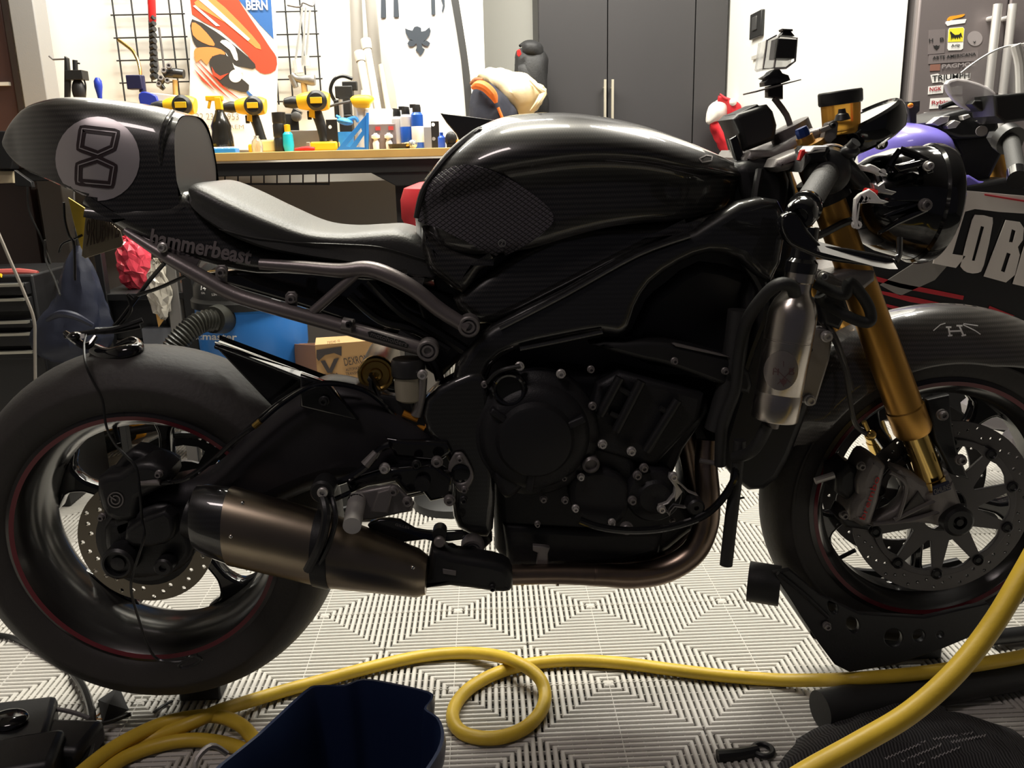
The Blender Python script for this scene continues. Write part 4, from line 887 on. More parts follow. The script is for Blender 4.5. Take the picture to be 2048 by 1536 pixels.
# helpers for bench goods
def drill(name,x,D,fl,lab,s=1.0,full=True):
    b=BP(x,D); r=T(name,lab,'drill',b,'yellow cordless drills on the workbench')
    def q(px,pz,dy=0): return b+Vector((px*s*fl,dy,pz*s))
    YD_=YEL
    M('body',[tube([q(-.045,.148),q(-.02,.15),q(.03,.15),q(.052,.148)],[.02*s,.027*s,.03*s,.024*s],3,18),tube([q(.01,.14),q(.0,.10)],[.02*s,.016*s],1,14)],YD_,r)
    M('motor_cap',[lathe([(0,-.006),(.030*s,-.006),(.031*s,.008),(.022*s,.016),(0,.018)],q(.02,.15,-.028*s),(0,-1,0),24)],BLK,r)
    M('cap_badge',[box(q(.02,.15,-.047*s),(.036*s,.003,.018*s))],YD_,r,bevel=.001)
    M('chuck',[tube([q(-.045,.148),q(-.062,.148),q(-.085,.147),q(-.09,.147)],[.017*s,.019*s,.014*s,.006*s],1,16)],BLK,r)
    if full:
        M('handle',[tube([q(.005,.13),q(.018,.09),q(.028,.045),q(.032,.028)],[.018*s,.016*s,.016*s,.02*s],4,14)],BLK,r)
        M('trigger',[box(q(-.012,.108),(.012*s,.014*s,.026*s))],RED if False else BLK,r,bevel=.002)
        M('battery',[box(q(.03,.014),(.085*s,.06*s,.028*s))],YD_,r,bevel=.006)
    return r
drill('cordless_drill',632,3.02,1,'yellow cordless drill standing upright beside the blue speed square',1.05)
drill('cordless_drill',508,3.08,1,'yellow cordless drill in the middle, below the poster',1.0)
drill('cordless_drill',368,2.97,1,'yellow cordless drill mostly hidden behind the motorcycle tail',1.0)
# sprayers and bottles
def bottle(name,x,D,prof,mt,lab,cat,capprof=None,capmt=None,group=None,cap='cap'):
    b=BP(x,D); r=T(name,lab,cat,b,group); M('bottle_body',lathe(prof,b,(0,0,1),24),mt,r)
    if capprof: M(cap,lathe(capprof,b,(0,0,1),20),capmt,r)
    return r,b
bgl=mat('black_bottle',(.015,.014,.012),.2,0,.3)
r,b=bottle('spray_bottle',447,3.0,[(0,0),(.033,0),(.036,.006),(.035,.05),(.031,.07),(.033,.085),(.024,.11),(.016,.125),(.014,.135),(0,.135)],bgl,'black spray bottle with a yellow trigger head','spray bottle')
M('trigger_head',[box(b+Vector((0,0,.155)),(.022,.02,.04)),box(b+Vector((-.012,0,.172)),(.055,.018,.016)),box(b+Vector((-.03,0,.155)),(.008,.012,.03),(0,.3,0))],YEL,r,bevel=.003)
bottle('round_bottle',563,3.02,[(0,0),(.021,0),(.022,.004),(.022,.04),(.020,.045),(.022,.05),(.022,.085),(.020,.09),(.022,.095),(.022,.125),(.0,.127)],BLK,'tall ribbed black cylinder behind the cyan bottle','bottle')
bottle('cyan_bottle',578,3.0,[(0,0),(.014,0),(.018,.02),(.016,.055),(.008,.065),(0,.066)],mat('cyan_plastic',(.02,.55,.75),.3),'small cyan bottle with a yellow cap','bottle',[(0,.062),(.010,.062),(.010,.085),(0,.087)],YEL)
# blue storage tray
tr=T('parts_tray','small blue tray of clear lids at the bench edge','tray',BP(449,2.93)); bb=BP(449,2.93)
M('tray_body',[box(bb+Vector((0,0,.007)),(.082,.05,.014))],mat('blue_plastic',(.03,.25,.75),.35),tr,bevel=.002)
for i in range(4): M('clear_lid',[box(bb+Vector((-.03+i*.02,0,.016)),(.016,.04,.006))],WHT,tr,bevel=.002)
# grey metal box + black camera on top
gbm=mat('grey_box_paint',(.3,.28,.26),.4,.4)
b=BP(622,3.14); M('steel_box',[box(b+Vector((0,0,.035)),(.145,.06,.07))],gbm,None,'flat grey steel box behind the upright drill','box',bevel=.002)
b=BP(590,3.15); r=T('dark_gauge','black gauge block on the grey steel box','gauge',b+Vector((-.0,0,.07)))
M('gauge_body',[box(b+Vector((-.005,0,.098)),(.05,.045,.056),(0,0,.2)),box(b+Vector((.012,0,.12)),(.03,.03,.04),(0,.5,0))],BLK,r,bevel=.003)
M('gauge_knob',[lathe([(0,0),(.016,0),(.016,.02),(.01,.024),(0,.024)],b+Vector((.02,-.02,.115)),(0,-1,0),18)],mat('dark_grey_knob',(.08,.08,.08),.4),r)
def angle_plate(x,D,lab,w=.036,h=.098):
    b=BP(x,D); g=flat([[(-w/2,0),(w/2,0),(w/2,h),(-w/2,h)],[(u+.006*math.cos(t)-.006,.03+.006*math.sin(t)) for u in(0,) for t in [2*PI*i/10 for i in range(10)]],[(.006*math.cos(t)-.006,.075+.006*math.sin(t)) for t in [2*PI*i/10 for i in range(10)]]],.005,.0005)
    r=T('angle_bracket',lab,'bracket',b,'black angle brackets on the bench')
    M('upright_plate',([b+Vector((v.x,-v.z,v.y)) for v in g[0]],g[1]),BLK,r)
    M('foot_plate',[box(b+Vector((0,.03,.003)),(w,.06,.005))],BLK,r)
angle_plate(667,3.0,'black angle bracket with two holes between the drill and the blue square')
angle_plate(872,3.0,'black angle bracket with two holes beside the small blue bottle',.026,.085)
b=BP(612,2.93); r=T('red_clamp','small red plastic tool lying at the bench edge','tool',b)
M('jaw',[tube([b+Vector((-.035,0,.006)),b+Vector((0,0,.008)),b+Vector((.028,0,.006))],[.004,.007,.006],3,10)],RED,r); M('pin',[box(b+Vector((.005,.02,.014)),(.012,.01,.028))],RESV,r,bevel=.002)
# speed square
def pv(x,y,D): return P(x,y,D)
sqm=mat('blue_square_paint',(.03,.2,.65),.35)
r=T('speed_square','blue triangular speed square leaning upright on the bench','square',BP(705,2.98))
M('blade',[slab([(672,301),(735,226),(734,301)],2.98,.006,.0008,1,holes=[[(692,292),(722,256),(724,262),(700,294)],[(712,294),(728,270),(729,295)]])],sqm,r)
M('fence_edge',[slab([(732,226),(737,225),(737,301),(732,301)],2.97,.02,.0008,1)],sqm,r)
M('glove',[ball(P(690,243,3.06),(.028,.02,.012),14,8,(0,.2,0)),tube([P(680,236,3.06),P(672,232,3.06)],[.006,.005],1,8),tube([P(695,240,3.06),P(710,236,3.06),P(716,244,3.06)],[.007,.007,.005],3,8),box(Vector((P(690,243,3.06).x,3.06,BZ+.03)),(.05,.03,.06))],mat('blue_nitrile',(.05,.3,.8),.4,var=.3,vscale=60),None,'crumpled blue glove behind the blue square','glove')
# twin packs
def pack(x,lab):
    b=BP(x,2.97); r=T('hardware_pack',lab,'package',b,'grey blister packs with white bottles')
    M('backing_card',[box(b+Vector((0,.012,.04)),(.046,.01,.08))],mat('pack_grey',(.22,.18,.18),.5),r,bevel=.002)
    M('white_bottle',lathe([(0,0),(.010,0),(.011,.02),(.006,.032),(.014,.036),(.014,.044),(.006,.048),(.006,.052),(0,.052)],b+Vector((0,-.004,0)),(0,0,1),16),WHT,r)
    M('red_label',[box(b+Vector((.008,.004,.066)),(.016,.004,.012))],mat('label_red',(.5,.06,.06),.5),r)
pack(753,'left grey pack with a white bottle, next to the blue square'); pack(779,'right grey pack with a white bottle, beside the black tray')
bottle('white_tub',765,3.08,[(0,0),(.05,0),(.053,.01),(.053,.125),(.05,.13),(0,.13)],WHT,'large white tub behind the two grey packs','tub')
canw=mat('white_can',(.7,.7,.72),.35); canb=mat('blue_can',(.02,.1,.5),.3)
def can(x,D,mt,lab,lbl=None,h=.105):
    b=BP(x,D); r=T('spray_can',lab,'spray can',b,'spray cans at the right end of the bench')
    M('can_body',lathe([(0,0),(.019,0),(.020,.003),(.020,h-.008),(.014,h),(0,h)],b,(0,0,1),24),mt,r)
    M('nozzle_cap',[lathe([(0,h),(.014,h),(.014,h+.012),(.012,h+.024),(0,h+.026)],b,(0,0,1),16),box(b+Vector((-.012,0,h+.02)),(.02,.012,.012))],BLK,r)
    if lbl: M('label_band',lathe([(.0202,.02),(.0205,.021),(.0205,.07),(.0202,.071)],b,(0,0,1),24,False),lbl,r)
can(797,3.06,canw,'white spray can with a black cap, left of the pair'); can(815,3.04,canw,'white spray can with a blue label next to the blue can',canb,.11); can(837,3.02,canb,'solid blue spray can with a white label',WHT,.115)
b=BP(800,2.96); M('black_dish',lathe([(0,.004),(.03,.004),(.036,.016),(.038,.016),(.032,.0),(0,0)],b,(0,0,1),24),BLK,None,'shallow black dish in front of the white spray can','dish')
b=BP(826,2.94); r=T('glass_bulb','round clear glass bulb lying at the bench edge','bulb',b); M('globe',ball(b+Vector((0,0,.014)),.0145,18,12),mat('clear_glass',(.8,.85,.8),.05,trans=.9),r); M('bulb_base',tube([b+Vector((-.012,0,.014)),b+Vector((-.026,0,.012))],.008,1,12),BRASS,r)
b=BP(857,3.12); M('grey_case',[box(b+Vector((0,0,.036)),(.05,.05,.072))],mat('grey_case_plastic',(.25,.25,.27),.5),None,'plain grey case beside the solid blue can','case',bevel=.003)
bottle('blue_bottle',884,2.94,[(0,0),(.011,0),(.012,.003),(.012,.032),(.007,.038),(0,.039)],mat('bright_blue_plastic',(.03,.12,.8),.3),'small bright blue bottle with matching cap','bottle',[(0,.037),(.006,.037),(.006,.048),(0,.049)],mat('bright_blue_cap',(.03,.12,.8),.3))
b=BP(903,2.98); r=T('tape_dispenser','black and orange tape tool behind the motorcycle tank','tool',b); M('housing',[ball(b+Vector((0,0,.026)),(.02,.012,.026)),box(b+Vector((.005,0,.006)),(.04,.03,.012))],BLK,r); M('orange_knob',[ball(b+Vector((.026,0,.014)),(.014,.012,.014))],mat('orange_plastic',(.8,.25,.02),.4),r)
b=BP(850,3.0); M('black_tray',[box(b+Vector((0,0,.009)),(.07,.05,.018))],BLK,None,'low black tray under the solid blue can','tray',bevel=.003) if 0 else None
# carton bits, yellow paper, clear bottle
b=BP(415,3.05); M('carton',[box(b+Vector((0,0,.018)),(.045,.05,.036))],mat('pale_card',(.65,.5,.3),.7),None,'small pale cardboard carton left of the blue tray','carton',bevel=.001)
b=BP(535,3.04); M('sanding_sponge',[box(b+Vector((0,0,.02)),(.06,.04,.04),(0,0,.3),.8)],mat('pale_yellow_foam',(.8,.65,.25),.8),None,'pale yellow sponge block right of the middle drill','sponge',bevel=.006)
b=BP(515,2.96); M('clear_bottle',lathe([(0,0),(.017,0),(.018,.02),(.016,.035),(.008,.045),(.008,.052),(0,.052)],b,(0,0,1),18),mat('clear_plastic',(.85,.83,.8),.1,trans=.8),None,'clear plastic bottle under the middle drill','bottle')
b=BP(548,3.12); r=T('small_clamp','small black bar clamp beside the ribbed cylinder','clamp',b); M('bar',[tube([b+Vector((-.04,0,.035)),b+Vector((.03,0,.035))],.003,1,8),box(b+Vector((.0,0,.02)),(.02,.02,.04))],BLK,r); M('screw_handle',[tube([b+Vector((-.05,0,.036)),b+Vector((-.04,0,.036))],.006,1,8)],BLK,r)
# black pump with looping hose, yellow rotary tool hung on it
b=BP(697,3.2); r=T('transfer_pump','black pump unit with a looping hose behind the blue square','pump',b)
M('pump_body',[box(b+Vector((0,0,.06)),(.045,.05,.12)),box(b+Vector((0,0,.15)),(.04,.04,.06)),box(b+Vector((-.0,0,.195)),(.06,.04,.04)),box(b+Vector((.02,0,.215)),(.05,.03,.03)),tube([b+Vector((-.028,-.02,.11)),b+Vector((-.028,-.02,.17))],.009,1,12)],BLK,r,bevel=.003)
M('hose_loop',[tube([P(688,219,3.2),P(672,205,3.2),P(661,182,3.2),P(668,160,3.2),P(685,152,3.2),P(705,158,3.2)],.006,6,10)],BLKS,r)
M('glass_tube',[tube([b+Vector((-.012,-.026,.11)),b+Vector((-.012,-.026,.17))],.008,1,12)],ALU,r)
r=T('rotary_tool','yellow corded multi-tool resting on top of the white tub','power tool',P(722,215,3.08))
M('tool_body',[tube([P(704,205,3.06),P(712,203,3.06),P(738,203,3.06),P(744,205,3.06)],[.014,.02,.021,.014],3,14)],YEL,r); M('cord',[tube([P(704,202,3.06),P(690,205,3.06),P(675,208,3.07),P(655,214,3.08)],.004,4,8)],mat('grey_cord',(.1,.1,.1),.5),r); M('tool_tip',[tube([P(726,196,3.06),P(726,180,3.06)],[.008,.006],1,10)],WHT,r)
M('tool_stand',[tube([P(722,214,3.08),Vector((P(722,214,3.08).x,3.08,BZ))],.017,1,20)],WHT,r)
# left-hand items behind the tail
b=BP(150,3.1); r=T('bench_pump','black upright floor pump head standing behind the tail','pump',b)
M('column',[tube([P(133,118,3.1),P(134,200,3.1),Vector((P(134,200,3.1).x,3.1,BZ))],.006,1,10),slab([(128,112),(134,116),(138,160),(136,200),(128,200)],3.08,.02,.002)],BLK,r)
M('pump_head',[box(P(154,151,3.1),(.055,.05,.03)),tube([P(150,120,3.1),P(151,143,3.1)],.008,1,12),tube([P(146,125,3.1),P(160,127,3.1)],.003,1,8),ball(P(158,182,3.1),(.022,.02,.04))],BLK,r,bevel=.003)
M('lever_rod',[tube([P(98,112,3.1),P(106,119,3.1),P(130,118,3.1)],.003,1,8)],ALUD,r); M('pump_hose',[tube([P(166,155,3.1),P(171,170,3.1),P(170,190,3.1),P(165,205,3.1),Vector((P(165,205,3.1).x,3.1,BZ+.01))],.003,4,8)],BLKS,r)
M('pump_base',[box(b+Vector((0,0,.012)),(.1,.08,.024))],BLK,r,bevel=.003)
b=BP(200,3.0); r=T('screwdriver','blue-handled screwdriver standing upright behind the tail','screwdriver',b)
M('handle',[lathe([(0,.0),(.006,0),(.008,.02),(.0125,.045),(.012,.062),(.006,.072),(0,.073)],P(200,196,3.0)+Vector((0,0,-.01)),(0,0,1),16)],mat('blue_handle',(.03,.06,.45),.3),r); M('shaft',[tube([P(200,197,3.0),b],.003,1,8)],CHR,r)
b=BP(300,3.05); r=T('torch_tool','blue and white hand tool with a brass torch nozzle','power tool',b)
M('nozzle',[tube([P(237,80,3.2),P(252,91,3.18),P(266,103,3.16),P(276,122,3.14),P(280,140,3.12),P(281,152,3.1)],.0055,5,10)],BRASS,r); M('valve_body',[box(P(272,165,3.1),(.05,.04,.045)),tube([P(283,150,3.1),P(286,185,3.1)],[.008,.012],1,12)],mat('navy_plastic',(.02,.02,.06),.4),r,bevel=.003)
M('valve_knob',[tube([P(260,168,3.1),P(255,168,3.1)],.007,1,10)],YEL,r); M('tool_body',[slab([(277,188),(290,183),(312,192),(320,212),(345,214),(346,260),(300,262),(280,210)],3.06,.04,.004,2),box(Vector((P(315,250,3.07).x,3.08,BZ+.02)),(.09,.05,.04))],mat('blue_tool_plastic',(.03,.05,.4),.35),r)
M('white_cover',[slab([(287,184),(350,190),(350,214),(320,212),(311,192)],3.07,.03,.003)],WHT,r)
# black pointed fairing piece leaning at the right end
r=M('winglet_panel',[slab([(880,226),(886,226),(1010,242),(1015,300),(925,298),(912,268),(893,246)],2.90,.03,.004,1)],GB,None,'black pointed fairing piece standing at the right end of the bench','fairing')
# ---------------- on the wall ----------------
gw=mat('black_wire_grid',(.03,.03,.03),.4)
def grid(x0,x1,xs,lab):
    D=YW-.035; r=T('wire_grid',lab,'wire grid',P((x0+x1)/2,200,D),'wire grid panels on the wall')
    g=[]
    X=[P(x,200,D).x for x in xs]; zt=2.0; z0=P(300,215,D).z
    for x in X: g.append(tube([Vector((x,D,z0)),Vector((x,D,zt))],.003,1,6))
    M('upright_wires',g,gw,r)
    g=[];z=z0+.01
    while z<zt: g.append(tube([Vector((X[0]-.01,D-.004,z)),Vector((X[-1]+.01,D-.004,z))],.0026,1,6)); z+=.0762
    M('cross_wires',g,gw,r); return r
grid(250,380,[250,287,360,384],'black wire grid with sockets and torch, left of the poster')
grid(560,645,[557,586,615,643],'black wire grid with hammers, right of the poster')
D=YW-.05
r=T('socket_rail','strip of black sockets hanging on the left wire grid','socket rail',P(304,170,D-.03))
M('rail',[tube([P(299,-10,D-.02),P(304,165,D-.02)],.003,1,8)],ALUD,r)
for i in range(11):
    y=38+i*11.6; M('socket',[lathe([(0,0),(.0085+i*.0003,0),(.0085+i*.0003,.02),(0,.02)],P(301+i*.4,y,D-.03),(1,-.6,.25),14)],BLK,r)
r=T('bolt_cutter','long steel bar with a red handle hanging above the sockets','tool',P(312,140,D-.03))
M('grip',[tube([P(302,-20,D-.03),P(305,40,D-.03),P(306,48,D-.03)],[.014,.013,.008],2,12)],RED,r); M('bar',[tube([P(306,48,D-.03),P(316,140,D-.03)],.005,1,8),tube([P(296,-10,D-.03),P(302,130,D-.03)],.003,1,8),tube([P(318,55,D-.02),P(328,135,D-.02)],.004,1,8)],ALUD,r)
r=T('claw_hammer','dark hammer with a wooden handle below the socket rail','hammer',P(345,200,D-.04))
M('hammer_head',[tube([P(328,150,D-.04),P(342,146,D-.04),P(368,148,D-.04)],[.012,.018,.016],2,14),tube([P(326,155,D-.04),P(320,168,D-.04),P(328,178,D-.04)],[.014,.012,.008],2,12)],mat('dark_steel',(.1,.1,.1),.3,.9),r,label='dark steel head')
for x,y in((338,134),(328,143),(335,163),(322,158),(318,170)): M('socket',[lathe([(0,0),(.009,0),(.009,.018),(.005,.018),(.005,.01),(0,.01)],P(x,y,D-.06),(.3,-1,.2),14)],ALUD,r)
M('handle',[tube([P(350,160,D-.04),P(352,215,D-.04)],.009,1,12)],wood,r)
r=T('mallet','steel mallet in plastic wrap with a wooden handle on the right wire grid','mallet',P(610,205,D-.04))
M('mallet_head',[tube([P(583,150,D-.04),P(596,158,D-.04),P(622,160,D-.04),P(630,160,D-.04)],[.014,.012,.02,.018],3,16),tube([P(583,150,D-.04),P(592,175,D-.04)],[.014,.01],1,12)],mat('worn_steel',(.35,.34,.32),.4,.6,var=.4,vscale=40),r); M('handle',[tube([P(607,165,D-.04),P(612,215,D-.04)],.010,1,12)],wood,r)
clr=mat('cloudy_wrap',(.75,.75,.72),.2,alpha=.45)
r=T('tongs','long pale tongs hanging in clear plastic above the mallet','tongs',P(605,140,D-.04))
for a in(((605,15),(590,130)),((612,15),(604,130)),((620,20),(612,120))): M('arm',[tube([P(*a[0],D-.04),P(*a[1],D-.04)],.004,1,8)],mat('pale_metal',(.6,.6,.58),.4,.5) if a[0][0]==605 else MATS['pale_metal'],r)
M('wrapped_end',[tube([P(593,120,D-.04),P(598,146,D-.04)],[.014,.018],1,10),tube([P(612,112,D-.04),P(614,132,D-.04)],.012,1,10)],clr,r)
M('hook',[tube([P(575,10,D-.02),P(600,14,D-.03),P(606,5,D-.03),P(625,12,D-.03),P(628,0,D-.02)],.004,3,8)],ALUD,r)
# poster: sweeping red streaks, blue corner
PD=YW-.07
r=T('poster','curled white poster of red racing streaks with a blue corner and the word BERN','poster',P(465,290,PD))
M('paper_sheet',[slab([(385,-40),(550,-40),(552,60),(556,120),(552,300),(382,300),(379,200),(381,60)],PD,.002,0,1)],mat('poster_paper',(.82,.8,.76),.6),r,smooth=False)
def pr(name,pts,mt,dd=.0015,sm=3): return M(name,[slab(pts,PD-dd,.001,0,sm)],mt,r,smooth=False)
pr_red=mat('print_red',(.62,.07,.03),.6);pr_or=mat('print_orange',(.85,.28,.08),.6);pr_dk=mat('print_dark',(.045,.04,.035),.6);pr_bl=mat('print_blue',(.04,.14,.4),.6);pr_w=mat('print_white',(.85,.82,.75),.6)
pr('blue_field',[(452,-30),(540,-30),(547,78),(520,50)],pr_bl,.001,1)
pr('red_streak',[(390,-30),(450,-30),(500,35),(540,95),(553,115),(551,140),(530,148),(512,138),(495,110),(440,60),(384,28)],pr_red,.0015,2)
pr('orange_streak',[(395,0),(420,-10),(480,45),(520,90),(512,96),(450,45),(392,12)],pr_or,.0022,2)
pr('white_streak',[(392,-5),(402,-12),(500,78),(496,82)],pr_w,.003,1); pr('white_streak',[(386,12),(390,10),(440,52),(432,52)],pr_w,.003,1)
pr('dark_blob',[(384,38),(430,62),(480,100),(510,128),(505,138),(470,132),(455,150),(430,135),(415,110),(392,92),(383,70)],pr_dk,.0026,2)  # dark printed shape in the poster art
pr('orange_streak',[(384,45),(400,52),(425,80),(428,92),(405,85),(386,70)],pr_or,.0032,2); pr('orange_streak',[(388,102),(398,95),(430,95),(450,105),(445,118),(425,112),(414,130),(402,118),(392,125)],pr_or,.0034,2)
pr('white_arc',[(440,84),(452,80),(470,95),(476,120),(468,118),(460,100)],pr_w,.0038,2); pr('white_arc',[(451,105),(468,130),(480,135),(486,145),(474,142),(462,130)],pr_w,.0038,2)
pr('dark_shape',[(420,118),(440,108),(460,115),(468,135),(480,155),(498,170),(492,185),(470,180),(445,170),(422,140)],pr_dk,.0040,2)
pr('white_disc',pcirc(471,152,13,20),pr_w,.0048,1)
pr('red_accent',[(423,133),(430,145),(440,152),(458,146),(440,160),(426,150)],pr_red,.0050,1)
for p in([(386,112),(450,175),(488,205),(440,172)],[(388,125),(430,168),(462,200),(425,170)],[(388,138),(415,165),(430,182),(405,162)]): pr('red_dash',p,pr_red,.0030,1)
pr('swoosh_line',[(488,178),(505,190),(514,215),(508,212),(500,195)],pr_bl,.0036,2)
M('title_lettering',textpx('BERN',(493,20),(536,20),18,PD-.0035,.0003,bold=.03),pr_w,r,smooth=False)
M('date_lettering',textpx('22 23    1953',(392,240),(478,240),13,PD-.0035,.0003),mat('print_grey',(.3,.26,.2),.6),r,smooth=False)
M('date_lettering',textpx('BERN    BREM',(395,258),(488,258),8,PD-.0035,.0003),MATS['print_grey'],r,smooth=False)
# leaning HB board
r=T('leaning_board','tall white leaning board with a black eagle emblem and dark edge','board',P(850,290,3.2))
def lean(pts,d0,th,mt,nm,sm=1,dd=0):
    # board leans back: depth grows with height
    g=flat([cromc([((P(x,y,d0+dd).x),(P(x,y,d0+dd).z)) for x,y in pts],sm)],th,0)
    return M(nm,([Vector((v.x,d0-v.z+(v.y-BZ)*.12-dd,v.y)) for v in g[0]],g[1]),mt,r,smooth=False)
bdw=mat('board_white',(.8,.8,.8),.5)
lean([(742,-60),(895,-60),(910,20),(925,100),(940,230),(940,300),(806,300),(790,180),(757,40)],3.2,.02,bdw,'board_panel')
lean([(893,-60),(906,-60),(924,40),(940,150),(945,230),(948,300),(935,300),(932,230),(922,120),(904,10)],3.2,.035,mat('dark_board_edge',(.04,.04,.04),.5),'board_edge',2,.005)
emb=mat('emblem_grey',(.035,.045,.06),.5)
eagle=[(828,52),(834,51),(841,54),(842,62),(850,60),(858,53),(861,60),(858,70),(851,78),(846,82),(853,80),(860,85),(856,92),(848,90),(843,86),(844,94),(849,98),(845,106),(840,111),(836,104),(831,100),(834,92),(832,86),(826,92),(818,92),(814,86),(818,80),(826,80),(818,77),(811,66),(809,55),(816,58),(824,60)]
lean(eagle,3.2,.004,emb,'eagle_emblem',1,.014)
for p in([(760,-40),(768,-40),(771,33),(760,34)],[(785,-40),(792,-40),(797,32),(786,32)],[(860,-40),(868,-40),(870,27),(862,27)],[(880,-10),(887,-30),(889,10),(885,24),(883,20),(885,8)]): lean(p,3.2,.004,emb,'letter_stroke',1,.014)
# leaning pipes
pvc=mat('pale_pipe',(.72,.68,.6),.45)
def pipe(a,b,r_,lab,col=None,end=True):
    q=T('leaning_pipe',lab,'pipe',P(*b),'pipes leaning on the wall'); M('pipe_tube',[tube([P(*a),P(*b)],r_,1,20)],col or pvc,q)
    if end: 
        v=(P(*a)-P(*b)).normalized(); M('pipe_collar',[lathe([(r_*.6,.0),(r_*.6,.02),(r_*1.35,.02),(r_*1.4,.0),(r_*1.2,-.015)],P(*a),v,18,False)],col or pvc,q)
pipe((733,90,3.25),(768,290,3.15),.013,'pale pipe with a round collar, tallest of the leaning ones')
pipe((720,115,3.22),(752,290,3.12),.013,'pale pipe left of the tallest leaning one')
pipe((762,130,3.28),(788,290,3.18),.010,'thin pale pipe next to the leaning white board',end=False)
pipe((710,-40,3.38),(722,290,3.36),.022,'wide grey pipe running up the wall behind the others',mat('grey_pipe',(.35,.33,.3),.5),False)
pipe((738,-40,3.36),(765,290,3.33),.020,'second wide grey pipe right beside the first',MATS['grey_pipe'],False)
# ---------------- alcove: cabinet, bags, cloths ----------------
DC=3.62
cabm=mat('charcoal_cabinet',(.046,.044,.046),.42,var=.06,vscale=4)
ca0=P(1078,100,DC);ca1=P(1459,150,DC); ca1.x=min(ca1.x,xr-.008)
cb=T('tall_cabinet','tall charcoal double-door cabinet standing in the alcove','cabinet',((ca0.x+ca1.x)/2,DC+.2,0))
xm=P(1215,150,DC).x; xs=P(1388,150,DC).x
M('carcass',[box(((ca0.x+ca1.x)/2,DC+.22,1.2),(ca1.x-ca0.x,.36,2.4))],cabm,cb)
def cdoor(a,b,nm,hx):
    d=M(nm,[box(((a+b)/2,DC+.01,1.22),(b-a-.004,.02,2.36))],cabm,cb,bevel=.001)
    if hx:
        X=P(hx,200,DC).x;zt=P(hx,160,DC).z
        M('handle',[tube([Vector((X,DC-.03,zt)),Vector((X,DC-.03,zt-.34))],.0055,1,12),tube([Vector((X,DC-.03,zt-.03)),Vector((X,DC+.0,zt-.03))],.004,1,8),tube([Vector((X,DC-.03,zt-.3)),Vector((X,DC+.0,zt-.3))],.004,1,8)],mat('warm_steel_handle',(.85,.8,.66),.4,.8) if 'warm_steel_handle' not in MATS else MATS['warm_steel_handle'],d)
cdoor(ca0.x,xm,'door',1208); cdoor(xm,xs,'door',1223); cdoor(xs,ca1.x,'filler_panel',None)
# backpack
clothb=mat('black_nylon',(.012,.012,.013),.6,bump=.4,bscale=120,var=.3,vscale=20)
DB=3.5
r=T('backpack','black backpack with a small red tag hanging beside the charcoal cabinet','backpack',P(1060,280,DB))
M('pack_body',rough(loft([(1028,112,150,.02),(1033,98,200,.05),(1045,92,230,.07),(1060,90,250,.08),(1076,92,262,.08),(1088,100,262,.07),(1094,118,250,.04),(1096,140,220,.02)],DB,e=.8),.010,9,f2=35),clothb,r)
M('top_pocket',loft([(1044,88,104,.02),(1052,83,112,.04),(1068,82,116,.045),(1080,86,116,.03),(1086,94,108,.015)],DB-.03,e=.8),clothb,r)
M('front_pocket',loft([(1036,130,215,.02),(1048,125,235,.035),(1068,128,245,.035),(1080,140,240,.015)],DB-.05,e=.8),clothb,r)
M('red_tag',[slab([(1034,100),(1040,98),(1043,108),(1038,114),(1034,110)],DB-.075,.01,.002)],RED,r)
M('shoulder_strap',[pt([(1040,92,DB+.05),(1052,84,DB+.07),(1070,84,DB+.07),(1084,96,DB+.05)],.006,4,8)],clothb,r)
# jacket and canvas over a stand
DJ=3.1
navy=mat('navy_cloth',(.015,.017,.03),.75,bump=.3,bscale=90,var=.4,vscale=15)
org=mat('orange_trim',(.8,.2,.04),.55)
r=T('work_jacket','navy work jacket with orange trim draped under the cream canvas','jacket',P(965,330,DJ))
M('jacket_body',rough(loft([(938,190,296,.02),(946,172,297,.05),(960,166,297,.07),(980,170,297,.08),(1000,180,297,.08),(1020,200,297,.06),(1034,215,297,.03)],DJ,e=.85),.014,9,f2=35),navy,r)
M('orange_collar',[pt([(944,176,DJ-.07),(955,170,DJ-.08),(970,174,DJ-.09),(986,190,DJ-.09),(992,206,DJ-.09)],[.006,.014,.016,.015,.006],4,10)],org,r)
M('orange_piping',[pt([(996,215,DJ-.09),(1003,232,DJ-.09),(1010,250,DJ-.09)],.005,3,8)],org,r)
M('brown_lining',[pt([(942,168,DJ-.05),(952,162,DJ-.06),(966,160,DJ-.07)],[.006,.012,.006],3,10)],mat('brown_lining_cloth',(.25,.09,.03),.7),r)
canv=mat('cream_canvas',(.72,.6,.38),.75,bump=.35,bscale=50,var=.12,vscale=10)
r=M('canvas_sheet',rough(loft([(942,160,166,.01,3.2),(955,148,160,.04,3.2),(972,141,172,.07,3.2),(1000,143,198,.10,3.2),(1025,148,222,.12,3.2),(1045,154,230,.12,3.2),(1065,168,228,.10,3.2),(1080,178,215,.06,3.2),(1088,184,196,.02,3.2)],3.2,e=.95),.022,8,f2=30),canv,None,'cream canvas sheet bundled over the navy jacket','cloth')
M('canvas_fold',[pt([(1060,160,3.1),(1078,178,3.09),(1086,186,3.1),(1076,205,3.08),(1062,222,3.1)],[.004,.008,.012,.01,.006],4,8)],canv,r)
